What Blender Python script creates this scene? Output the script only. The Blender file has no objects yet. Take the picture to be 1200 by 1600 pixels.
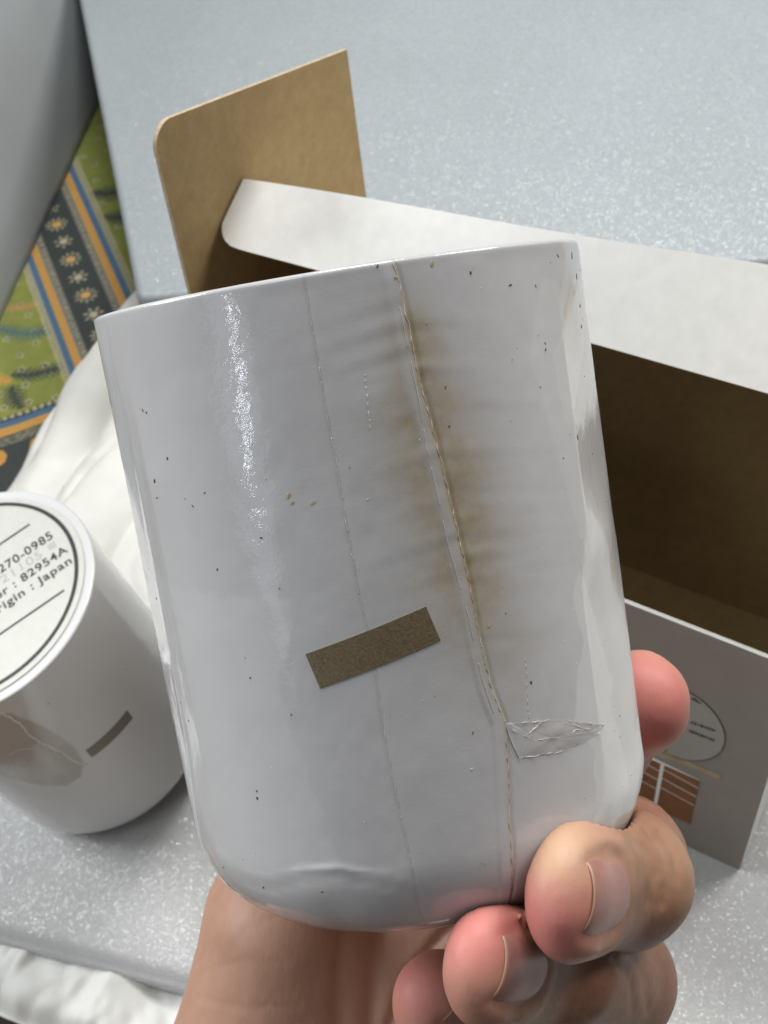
import bpy, math, random
import numpy as np
from mathutils import Matrix, Vector

random.seed(7)
MM = 0.001
scene = bpy.context.scene
COL = scene.collection

# ------------------------------------------------------------------ camera
FPX = 2000.0                      # focal length in pixels of a 1200x1600 frame
CAM_H = 300.0                     # mm above the foam
RC = np.array([[0.997109820545357, 0.049204258198174367, 0.057887362586087496],
               [0.0, 0.7619393177594593, -0.6476484200955404],
               [-0.07597371763975863, 0.6457765999379483, 0.7597371763975863]])
CC = np.array([0.0, 0.0, CAM_H])
cam_data = bpy.data.cameras.new('camera')
cam = bpy.data.objects.new('camera', cam_data)
COL.objects.link(cam)
mw = Matrix([list(RC[0]) + [0], list(RC[1]) + [0], list(RC[2]) + [CAM_H * MM], [0, 0, 0, 1]])
cam.matrix_world = mw
cam_data.sensor_fit = 'VERTICAL'
cam_data.sensor_height = 36.0
cam_data.lens = 36.0 * FPX / 1600.0
cam_data.clip_start = 0.01
cam_data.clip_end = 20.0
cam_data.dof.use_dof = True
cam_data.dof.focus_distance = 0.150
cam_data.dof.aperture_fstop = 45.0 / 0.62      # about 0.6 mm pupil
scene.camera = cam

# ------------------------------------------------------------------ world and lamps
world = bpy.data.worlds.new('World')
scene.world = world
world.use_nodes = True
bg = world.node_tree.nodes['Background']
bg.inputs[0].default_value = (0.95, 0.97, 1.0, 1)
bg.inputs[1].default_value = 0.07


def area(name, loc, target, sx, sy, power, color):
    d = bpy.data.lights.new(name, 'AREA')
    d.shape = 'RECTANGLE'
    d.size, d.size_y = sx, sy
    d.energy = power
    d.color = color
    o = bpy.data.objects.new(name, d)
    COL.objects.link(o)
    o.location = loc
    o.rotation_euler = (Vector(target) - Vector(loc)).to_track_quat('-Z', 'Y').to_euler()
    return o


area('ceiling_lamp', (0.02, 0.70, 1.12), (0.02, 0.2, 0.0), 0.42, 0.42, 11.0, (1.0, 0.99, 0.965))
area('right_fill', (0.72, 0.58, 0.88), (0.0, 0.2, 0.1), 0.5, 0.5, 8.0, (1.0, 0.97, 0.95))  # added fill, brightens the kraft flap and the canister's right side
area('left_fill', (-0.98, 0.36, 0.66), (-0.02, 0.14, 0.12), 0.6, 0.5, 10.0, (0.95, 0.98, 1.0))  # unseen fill, added to brighten the canister's left side
area('front_fill', (-0.46, -0.22, 1.22), (0.0, 0.15, 0.1), 0.45, 0.45, 2.2, (0.97, 0.98, 1.0))  # added fill from high in front, lifts the palm and carton floor
area('far_window', (-1.18, -0.84, 0.74), (-0.02, 0.10, 0.2), 0.46, 0.55, 0.9, (0.78, 0.88, 1.0))
area('tube_lamp', (-1.13, -0.80, 0.77), (-0.02, 0.10, 0.2), 0.026, 0.31, 0.62, (0.86, 0.92, 1.0))

scene.view_settings.view_transform = 'Standard'
scene.view_settings.look = 'None'
scene.view_settings.exposure = 0.0
scene.view_settings.gamma = 1.0
scene.view_settings.use_curve_mapping = False
scene.cycles.max_bounces = 8
scene.cycles.use_denoising = True


# ------------------------------------------------------------------ helpers
def cam_pt(px, py, d):
    """camera-space point (mm) d millimetres in front of the lens"""
    return np.array([(px - 600) / FPX * d, -(py - 800) / FPX * d, -d])


def to_world(p):
    return np.asarray(p) @ RC.T + CC


def mesh_obj(name, verts, faces, mat, parent=None, smooth=True, kind=None):
    me = bpy.data.meshes.new(name)
    v = np.asarray(verts, dtype=np.float64) * MM
    if isinstance(faces, np.ndarray) and faces.ndim == 2:
        n, k = faces.shape
        me.vertices.add(len(v))
        me.vertices.foreach_set('co', v.astype(np.float32).ravel())
        me.loops.add(n * k)
        me.loops.foreach_set('vertex_index', faces.astype(np.int32).ravel())
        me.polygons.add(n)
        me.polygons.foreach_set('loop_start', np.arange(0, n * k, k, dtype=np.int32))
        me.polygons.foreach_set('loop_total', np.full(n, k, dtype=np.int32))
        me.update(calc_edges=True)
        me.validate()
    else:
        me.from_pydata([tuple(q) for q in v], [], [tuple(f) for f in faces])
        me.update()
    if smooth:
        me.polygons.foreach_set('use_smooth', np.ones(len(me.polygons), dtype=bool))
    mats = mat if isinstance(mat, (list, tuple)) else [mat]
    for m in mats:
        me.materials.append(m)
    o = bpy.data.objects.new(name, me)
    COL.objects.link(o)
    if parent is not None:
        o.parent = parent
    if kind:
        o['kind'] = kind
    return o


def empty(name, loc=(0, 0, 0), matrix=None):
    o = bpy.data.objects.new(name, None)
    o.empty_display_size = 0.01
    COL.objects.link(o)
    if matrix is not None:
        o.matrix_world = matrix
    else:
        o.location = loc
    return o


def tag(o, label, cat, group=None):
    o['label'] = label
    o['category'] = cat
    if group:
        o['group'] = group
    return o


def grid_faces(nu, nv, wrap_u=False):
    iu = np.arange(nu if wrap_u else nu - 1)
    iv = np.arange(nv - 1)
    U, V = np.meshgrid(iu, iv, indexing='ij')
    U2 = (U + 1) % nu
    return np.stack([U * nv + V, U2 * nv + V, U2 * nv + V + 1, U * nv + V + 1], -1).reshape(-1, 4)


def set_attr(o, name, vals, color=False):
    me = o.data
    if color:
        a = me.color_attributes.new(name, 'FLOAT_COLOR', 'POINT')
        c = np.ones((len(vals), 4), np.float32)
        c[:, :3] = vals
        a.data.foreach_set('color', c.ravel())
    else:
        a = me.attributes.new(name, 'FLOAT', 'POINT')
        a.data.foreach_set('value', np.asarray(vals, np.float32))


_perm = np.random.default_rng(11).random((256, 256)).astype(np.float64)


def vnoise(x, y, seed=0):
    x = np.asarray(x, float) + seed * 17.31
    y = np.asarray(y, float) + seed * 9.77
    xi, yi = np.floor(x).astype(int), np.floor(y).astype(int)
    fx, fy = x - xi, y - yi
    fx = fx * fx * (3 - 2 * fx)
    fy = fy * fy * (3 - 2 * fy)
    g = lambda a, b: _perm[a % 256, b % 256]
    return ((g(xi, yi) * (1 - fx) + g(xi + 1, yi) * fx) * (1 - fy)
            + (g(xi, yi + 1) * (1 - fx) + g(xi + 1, yi + 1) * fx) * fy) * 2 - 1


def fbm(x, y, o=4, seed=0):
    s, a = 0, 0.5
    for k in range(o):
        s = s + a * vnoise(x * 2 ** k, y * 2 ** k, seed + k)
        a *= 0.5
    return s


def sstep(a, b, x):
    t = np.clip((x - a) / (b - a), 0, 1)
    return t * t * (3 - 2 * t)


def tube_mesh(paths, radii, seg=6):
    """paths: list of (n,3) arrays; one mesh of thin closed tubes"""
    V, F = [], []
    for P, rad in zip(paths, radii):
        P = np.asarray(P, float)
        n = len(P)
        rad = np.broadcast_to(rad, (n,))
        T = np.gradient(P, axis=0)
        T /= np.linalg.norm(T, axis=1)[:, None] + 1e-9
        ref = np.array([0.3, 0.5, 0.81])
        A = np.cross(T, ref)
        A /= np.linalg.norm(A, axis=1)[:, None] + 1e-9
        B = np.cross(T, A)
        base = len(V)
        for i in range(n):
            for k in range(seg):
                t = 2 * math.pi * k / seg
                V.append(P[i] + rad[i] * (math.cos(t) * A[i] + math.sin(t) * B[i]))
        for i in range(n - 1):
            for k in range(seg):
                k2 = (k + 1) % seg
                F.append((base + i * seg + k, base + i * seg + k2, base + (i + 1) * seg + k2, base + (i + 1) * seg + k))
        F.append(tuple(base + k for k in reversed(range(seg))))
        F.append(tuple(base + (n - 1) * seg + k for k in range(seg)))
    return V, F


def resample(P, step):
    P = np.asarray(P, float)
    d = np.r_[0, np.cumsum(np.linalg.norm(np.diff(P, axis=0), axis=1))]
    n = max(2, int(d[-1] / step) + 1)
    s = np.linspace(0, d[-1], n)
    return np.stack([np.interp(s, d, P[:, k]) for k in range(P.shape[1])], 1)


# ------------------------------------------------------------------ materials
class NT:
    def __init__(self, name):
        self.m = bpy.data.materials.new(name)
        self.m.use_nodes = True
        self.t = self.m.node_tree
        self.b = self.t.nodes['Principled BSDF']

    def n(self, typ, **kw):
        o = self.t.nodes.new(typ)
        for k, v in kw.items():
            setattr(o, k, v)
        return o

    def l(self, a, b):
        self.t.links.new(a, b)

    def set(self, **kw):
        for k, v in kw.items():
            key = k.replace('_', ' ')
            self.b.inputs[key].default_value = v
        return self

    def coord(self, which='Object'):
        return self.n('ShaderNodeTexCoord').outputs[which]

    def noise(self, scale, detail=4, rough=0.55, vec=None, dist=0.0):
        o = self.n('ShaderNodeTexNoise')
        o.inputs['Scale'].default_value = scale
        o.inputs['Detail'].default_value = detail
        o.inputs['Roughness'].default_value = rough
        o.inputs['Distortion'].default_value = dist
        self.l(vec if vec is not None else self.coord(), o.inputs['Vector'])
        return o.outputs['Fac']

    def ramp(self, fac, stops):
        o = self.n('ShaderNodeValToRGB')
        e = o.color_ramp.elements
        while len(e) < len(stops):
            e.new(0.5)
        for k, (p, c) in enumerate(stops):
            e[k].position = p
            e[k].color = tuple(c) + (1,) if len(c) == 3 else c
        self.l(fac, o.inputs[0])
        return o.outputs[0]

    def mix(self, fac, a, b, blend='MIX'):
        o = self.n('ShaderNodeMix', data_type='RGBA', blend_type=blend)
        for s, v in ((o.inputs[0], fac), (o.inputs[6], a), (o.inputs[7], b)):
            if hasattr(v, 'is_output'):
                self.l(v, s)
            elif isinstance(v, (int, float)):
                s.default_value = v
            else:
                s.default_value = tuple(v) + (1,)
        return o.outputs[2]

    def math(self, op, a, b=0.0):
        o = self.n('ShaderNodeMath', operation=op)
        for s, v in ((o.inputs[0], a), (o.inputs[1], b)):
            if hasattr(v, 'is_output'):
                self.l(v, s)
            else:
                s.default_value = v
        return o.outputs[0]

    def attr(self, name):
        o = self.n('ShaderNodeAttribute', attribute_name=name)
        return o

    def bump(self, h, strength, dist, into=('Normal',), prev=None):
        o = self.n('ShaderNodeBump')
        o.inputs['Strength'].default_value = strength
        o.inputs['Distance'].default_value = dist
        self.l(h, o.inputs['Height'])
        if prev is not None:
            self.l(prev, o.inputs['Normal'])
        for i in into:
            self.l(o.outputs[0], self.b.inputs[i])
        return o.outputs[0]


def plain(name, col, rough=0.5, var=0.12, scale=400.0, bump=0.0, **kw):
    t = NT(name)
    f = t.noise(scale, 5)
    lo = tuple(c * (1 - var) for c in col)
    hi = tuple(min(1, c * (1 + var)) for c in col)
    t.l(t.ramp(f, [(0.3, lo), (0.7, hi)]), t.b.inputs['Base Color'])
    t.set(Roughness=rough, **kw)
    if bump:
        t.bump(f, bump, 0.0003)
    return t.m


def mat_film():
    """white paper under a tight clear film"""
    t = NT('film_wrapped_paper')
    stain = t.attr('stain').outputs['Fac']
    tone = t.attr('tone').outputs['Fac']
    n1 = t.noise(60, 5)
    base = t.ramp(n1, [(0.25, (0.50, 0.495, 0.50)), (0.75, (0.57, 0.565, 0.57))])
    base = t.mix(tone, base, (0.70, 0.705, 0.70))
    n2 = t.noise(900, 3)
    st = t.math('MULTIPLY', stain, t.math('ADD', t.math('MULTIPLY', n2, 0.7), 0.65))
    col = t.mix(st, base, (0.33, 0.26, 0.145))
    t.l(col, t.b.inputs['Base Color'])
    t.set(Roughness=0.45, Coat_Weight=1.0, Coat_Roughness=0.055, Coat_IOR=1.5)
    t.b.inputs['Specular IOR Level'].default_value = 0.25
    fine = t.noise(2600, 3)
    t.bump(fine, 0.10, 0.0001)
    wav = t.noise(850, 4, dist=0.8)
    t.bump(wav, 0.10, 0.0003, into=('Coat Normal',))
    return t.m


def mat_foam(name, col, cell, strength, rough, tilt, coat):
    t = NT(name)
    co = t.coord()
    v = t.n('ShaderNodeTexVoronoi', feature='F1')
    v.inputs['Scale'].default_value = cell
    t.l(co, v.inputs['Vector'])
    n = t.noise(25, 4, vec=co)
    c = t.ramp(n, [(0.3, tuple(k * 0.93 for k in col)), (0.7, col)])
    rnd = t.n('ShaderNodeSeparateColor')
    t.l(v.outputs['Color'], rnd.inputs[0])
    c = t.mix(t.math('MULTIPLY', rnd.outputs[0], 0.28), c, tuple(k * 0.55 for k in col))
    t.l(c, t.b.inputs['Base Color'])
    t.set(Roughness=rough, Coat_Weight=coat, Coat_IOR=1.45, Coat_Roughness=0.18)
    n3 = t.noise(cell * 0.8, 2, vec=co)
    h = t.math('ADD', t.math('MULTIPLY', v.outputs['Distance'], -0.6), n3)
    t.bump(h, strength, 0.25 / cell)
    # every cell skin is a little facet of its own tilt
    g = t.n('ShaderNodeNewGeometry')
    sub = t.n('ShaderNodeVectorMath', operation='SUBTRACT')
    t.l(v.outputs['Color'], sub.inputs[0])
    sub.inputs[1].default_value = (0.5, 0.5, 0.5)
    sc = t.n('ShaderNodeVectorMath', operation='SCALE')
    t.l(sub.outputs[0], sc.inputs[0])
    sc.inputs['Scale'].default_value = tilt
    ad = t.n('ShaderNodeVectorMath', operation='ADD')
    t.l(g.outputs['Normal'], ad.inputs[0])
    t.l(sc.outputs[0], ad.inputs[1])
    no = t.n('ShaderNodeVectorMath', operation='NORMALIZE')
    t.l(ad.outputs[0], no.inputs[0])
    t.l(no.outputs[0], t.b.inputs['Coat Normal'])
    return t.m


def mat_cloth(name, col, weave=2400):
    t = NT(name)
    n = t.noise(40, 4)
    t.l(t.ramp(n, [(0.3, tuple(k * 0.92 for k in col)), (0.7, col)]), t.b.inputs['Base Color'])
    t.set(Roughness=0.85, Sheen_Weight=0.15)
    w = t.noise(weave, 2)
    t.bump(w, 0.35, 0.0003)
    return t.m


def mat_skin():
    t = NT('skin')
    pink = t.attr('pink').outputs['Fac']
    pale = t.attr('pale').outputs['Fac']
    n = t.noise(120, 5)
    base = t.ramp(n, [(0.25, (0.43, 0.235, 0.16)), (0.75, (0.55, 0.325, 0.225))])
    n2 = t.noise(420, 4)
    base = t.mix(t.math('MULTIPLY', n2, 0.35), base, (0.50, 0.25, 0.17))
    dors = t.attr('dorsal').outputs['Fac']
    base = t.mix(dors, base, t.ramp(n2, [(0.3, (0.235, 0.105, 0.062)), (0.7, (0.32, 0.16, 0.095))]))
    c = t.mix(pink, base, (0.60, 0.215, 0.185))
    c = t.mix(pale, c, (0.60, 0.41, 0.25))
    t.l(c, t.b.inputs['Base Color'])
    t.set(Roughness=0.52, Subsurface_Weight=0.14, Subsurface_Scale=0.0016)
    t.b.inputs['Subsurface Radius'].default_value = (1.0, 0.38, 0.2)
    t.b.inputs['Specular IOR Level'].default_value = 0.42
    v = t.n('ShaderNodeTexVoronoi', feature='DISTANCE_TO_EDGE')
    v.inputs['Scale'].default_value = 2000
    t.l(t.coord(), v.inputs['Vector'])
    b1 = t.bump(v.outputs['Distance'], 0.10, 0.00012)
    mp = t.n('ShaderNodeMapping')
    mp.inputs['Scale'].default_value = (1500, 520, 520)
    t.l(t.coord(), mp.inputs['Vector'])
    ln = t.n('ShaderNodeTexNoise')
    ln.inputs['Scale'].default_value = 1.0
    ln.inputs['Detail'].default_value = 3
    t.l(mp.outputs[0], ln.inputs['Vector'])
    t.bump(ln.outputs['Fac'], 0.18, 0.0003, prev=b1)
    return t.m


M_FILM = mat_film()
M_FOAM = mat_foam('foam_sheet', (0.53, 0.535, 0.525), 2200, 1.2, 0.6, 0.85, 0.8)
M_SLAB = mat_foam('foam_slab', (0.345, 0.385, 0.405), 1900, 0.9, 0.6, 0.55, 0.6)
M_SHEET = mat_cloth('white_cotton', (0.74, 0.74, 0.70))
M_SKIN = mat_skin()
M_WHITE = plain('white_card', (0.86, 0.86, 0.825), 0.38, 0.04, 300, 0.08)
M_CARD_EDGE = plain('card_edge', (0.46, 0.36, 0.24), 0.8, 0.2, 900, 0.2)


def mat_kraft():
    t = NT('kraft_card')
    n = t.noise(260, 6, 0.65)
    c = t.ramp(n, [(0.25, (0.34, 0.235, 0.10)), (0.75, (0.45, 0.33, 0.15))])
    f = t.n('ShaderNodeTexNoise')
    f.inputs['Scale'].default_value = 1.0
    f.inputs['Detail'].default_value = 2
    mp = t.n('ShaderNodeMapping')
    mp.inputs['Scale'].default_value = (1800, 500, 700)
    t.l(t.coord(), mp.inputs['Vector'])
    t.l(mp.outputs[0], f.inputs['Vector'])
    c = t.mix(t.math('MULTIPLY', f.outputs['Fac'], 0.4), c, (0.23, 0.145, 0.07))
    t.l(c, t.b.inputs['Base Color'])
    t.set(Roughness=0.75)
    t.bump(n, 0.15, 0.0003)
    return t.m


M_KRAFT = mat_kraft()
M_TAPE = plain('brown_tape', (0.165, 0.125, 0.07), 0.42, 0.30, 3600, 0.12, Coat_Weight=0.5, Coat_Roughness=0.15)
M_SEAM = plain('film_seam', (0.60, 0.55, 0.44), 0.3, 0.35, 1200, 0.0, Coat_Weight=0.6)
M_GLINT = plain('film_edge', (0.80, 0.79, 0.75), 0.2, 0.15, 1500, 0.0, Coat_Weight=1.0)
M_PERF = plain('perforation', (0.60, 0.59, 0.56), 0.6, 0.3, 2500)
M_DARK = plain('dark_speck', (0.075, 0.062, 0.05), 0.7, 0.4, 2000)
M_TAN = plain('tan_crumb', (0.50, 0.40, 0.25), 0.8, 0.3, 2500)
M_LABEL = plain('label_paper', (0.60, 0.60, 0.56), 0.75, 0.03, 500, 0.05)
M_INK = plain('black_ink', (0.03, 0.03, 0.028), 0.5, 0.3, 1500)
M_FADED = plain('faded_ink', (0.43, 0.43, 0.41), 0.5, 0.1, 2500)
M_RUST = plain('orange_print', (0.21, 0.072, 0.014), 0.5, 0.25, 350)
M_FRONT = plain('taupe_print', (0.27, 0.238, 0.205), 0.5, 0.05, 120, 0.06)
M_STICKER = plain('clear_sticker', (0.33, 0.315, 0.28), 0.3, 0.03, 500)
M_STKEDGE = plain('sticker_edge', (0.10, 0.085, 0.07), 0.5, 0.3, 900)
M_STAINBAND = plain('yellow_stain', (0.36, 0.28, 0.17), 0.45, 0.2, 400)


def mat_nail():
    t = NT('fingernail')
    edge = t.attr('edge').outputs['Fac']
    n = t.noise(300, 3)
    c = t.ramp(n, [(0.3, (0.37, 0.165, 0.14)), (0.7, (0.46, 0.225, 0.19))])
    c = t.mix(edge, c, (0.42, 0.285, 0.19))
    t.l(c, t.b.inputs['Base Color'])
    t.set(Roughness=0.36, Subsurface_Weight=0.2, Subsurface_Scale=0.001)
    t.bump(t.noise(1500, 2), 0.05, 0.0002)
    return t.m


M_NAIL = mat_nail()

# ------------------------------------------------------------------ ground: foam sheet and bed sheet


def foam_z(x, y):
    x = np.asarray(x, float)
    y = np.asarray(y, float)
    pl = -10.14 + 0.186 * (x + 100.2) + 0.084 * (y - 184.8)
    k = 6.0                                   # soft minimum against the flat part
    z = -k * np.logaddexp(-pl / k, 0.0 / k)
    return np.maximum(z, -34.0) + 0.5 * fbm(x / 40, y / 40, 2, 3)


def build_foam():
    # front edge of the foam runs from the left to the lower right
    nu, nv = 200, 130
    A = np.array([-210.0, 160.0]); B = np.array([-67.0, 113.5]); Cc = np.array([260.0, 8.0])
    t = np.linspace(0, 1, nu)
    front = np.where(t[:, None] < 0.35, A + (B - A) * (t[:, None] / 0.35), B + (Cc - B) * ((t[:, None] - 0.35) / 0.65))
    back = np.stack([np.linspace(-120, 300, nu), np.linspace(300, 300, nu)], 1)
    s = np.linspace(0, 1, nv) ** 1.15
    XY = front[:, None] + (back - front)[:, None] * s[None, :, None]
    x, y = XY[..., 0], XY[..., 1]
    z = foam_z(x, y)
    depth = s[None, :] * np.linalg.norm(back - front, axis=1)[:, None]
    z = z - 3.2 * np.exp(-(depth / 2.2) ** 2) - 1.2 * np.exp(-(depth / 7) ** 2)
    top = np.stack([x, y, z], -1).reshape(-1, 3)
    bot = top - [0, 0, 4.2]
    bot[:, 2] = np.minimum(bot[:, 2], top[:, 2] - 0.6)
    F = grid_faces(nu, nv)
    n = nu * nv
    Fb = F[:, ::-1] + n
    fr = np.arange(nu) * nv
    side = np.stack([fr[:-1] + n, fr[1:] + n, fr[1:], fr[:-1]], 1)
    bk = fr + nv - 1
    side2 = np.stack([bk[:-1], bk[1:], bk[1:] + n, bk[:-1] + n], 1)
    e0 = np.arange(nv)
    side3 = np.stack([e0[:-1], e0[1:], e0[1:] + n, e0[:-1] + n], 1)
    e1 = e0 + (nu - 1) * nv
    side4 = np.stack([e1[:-1] + n, e1[1:] + n, e1[1:], e1[:-1]], 1)
    o = mesh_obj('foam_sheet', np.concatenate([top, bot]), np.concatenate([F, Fb, side, side2, side3, side4]), M_FOAM)
    tag(o, 'sparkling white foam sheet lying flat under the wrapped canister and the open carton', 'foam sheet')


build_foam()


def sheet_z(x, y):
    z = foam_z(x, y) - 9.0
    c, s = math.cos(1.05), math.sin(1.05)
    a = x * c + y * s
    b = -x * s + y * c
    w = fbm(b / 17.0 + 0.8 * fbm(a / 30, b / 30, 2, 8), a / 38.0, 4, 5)
    f = 1 - sstep(150, 240, y)
    return z + f * (8.0 * w + 1.2 * np.abs(vnoise(b / 9.0 + 0.6 * w, a / 26.0, 15))) + 0.4 * fbm(x / 5, y / 5, 2, 6)


def build_sheet():
    xs = np.concatenate([np.linspace(-210, -40, 180), np.linspace(-38, 420, 90)])
    ys = np.concatenate([np.linspace(0, 1, 160) ** 1.0 * 150, np.linspace(152, 900, 90)])
    X, Y = np.meshgrid(xs, ys, indexing='ij')
    # free front edge at lower left, where something brown shows
    edge = 118.0 - 0.50 * (X + 126) + 1.5 * np.sin(X / 9.0)
    edge = np.where(X > -60, edge - 0.9 * (X + 60), edge)
    edge = np.maximum(edge, 0)
    tt = np.clip(Y / 150.0, 0, 1)
    Yn = np.where(Y <= 150, edge + (150 - edge) * tt, Y)
    far = sstep(260, 330, Yn)
    Z = sheet_z(X, Yn) * (1 - far) + far * (-12)
    d = Yn - edge
    Z = Z - 6 * np.exp(-(d / 3.0) ** 2)
    o = mesh_obj('bed_sheet', np.stack([X, Yn, Z], -1).reshape(-1, 3), grid_faces(len(xs), len(ys)), M_SHEET)
    o['kind'] = 'structure'
    sol = o.modifiers.new('thick', 'SOLIDIFY')
    sol.thickness = 0.0008
    sol.offset = -1


build_sheet()


def build_floor_and_brown():
    t = plain('dark_floor', (0.10, 0.075, 0.055), 0.7, 0.2, 60)
    o = mesh_obj('floor', [(-2500, -1500, -60), (2500, -1500, -60), (2500, 2500, -60), (-2500, 2500, -60)], [(0, 1, 2, 3)], t, smooth=False)
    o['kind'] = 'structure'
    m = plain('brown_surface', (0.32, 0.185, 0.10), 0.55, 0.15, 90, 0.1)
    nu, nv = 40, 24
    V = []
    for i in range(nu):
        s = i / (nu - 1)
        c = np.array([-190 + 150 * s, 128 - 78 * s, -47.0])
        taper = math.sqrt(max(0.0, 1 - (2 * s - 1) ** 6)) + 0.02
        for k in range(nv):
            a = 2 * math.pi * k / nv
            V.append(c + taper * np.array([0.45 * 17 * math.cos(a), 0.9 * 17 * math.cos(a), 12.5 * math.sin(a)]))
    F = []
    for i in range(nu - 1):
        for k in range(nv):
            F.append((i * nv + k, i * nv + (k + 1) % nv, (i + 1) * nv + (k + 1) % nv, (i + 1) * nv + k))
    F.append(tuple(reversed(range(nv))))
    F.append(tuple((nu - 1) * nv + k for k in range(nv)))
    b = mesh_obj('brown_form', V, F, m)  # rounded brown stand-in; the real thing is likely a leg
    tag(b, 'brown rounded edge showing below the white sheet in the bottom left corner', 'bolster')  # 'bolster' is only the stand-in's category; the real thing is likely a leg


build_floor_and_brown()


# ------------------------------------------------------------------ thick foam slab behind
def box_bevel(x0, x1, y0, y1, z0, z1, r=2.0, shear=0.0, n=4):
    """rounded slab as a stack of rounded-rectangle rings"""
    rings = []
    for k in range(n + 1):
        a = math.pi / 2 * k / n
        rings.append((r - r * math.sin(a), z0 + r - r * math.cos(a)))
    for k in range(n + 1):
        a = math.pi / 2 * k / n
        rings.append((r - r * math.cos(a), z1 - r + r * math.sin(a)))
    V, F = [], []
    m = 5
    pts = 4 * m
    for ins, z in rings:
        for q, (cx, cy, a0) in enumerate(((x1, y1, 0), (x0, y1, 90), (x0, y0, 180), (x1, y0, 270))):
            sx = -1 if q in (0, 3) else 1
            sy = -1 if q in (0, 1) else 1
            for k in range(m):
                a = math.radians(a0 + 90 * k / (m - 1))
                x = cx + sx * r + (r - ins) * math.cos(a)
                y = cy + sy * r + (r - ins) * math.sin(a)
                V.append((x + shear * (y - y0), y, z))
    for i in range(len(rings) - 1):
        for k in range(pts):
            F.append((i * pts + k, i * pts + (k + 1) % pts, (i + 1) * pts + (k + 1) % pts, (i + 1) * pts + k))
    F.append(tuple(reversed(range(pts))))
    F.append(tuple((len(rings) - 1) * pts + k for k in range(pts)))
    return V, F


def build_slab():
    V, F = box_bevel(-95, 330, 304, 720, -4, 50, 2.5, shear=-0.252)
    o = mesh_obj('foam_slab', V, F, M_SLAB)
    tag(o, 'thick bluish white foam slab standing behind the open carton', 'foam slab')


build_slab()


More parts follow.
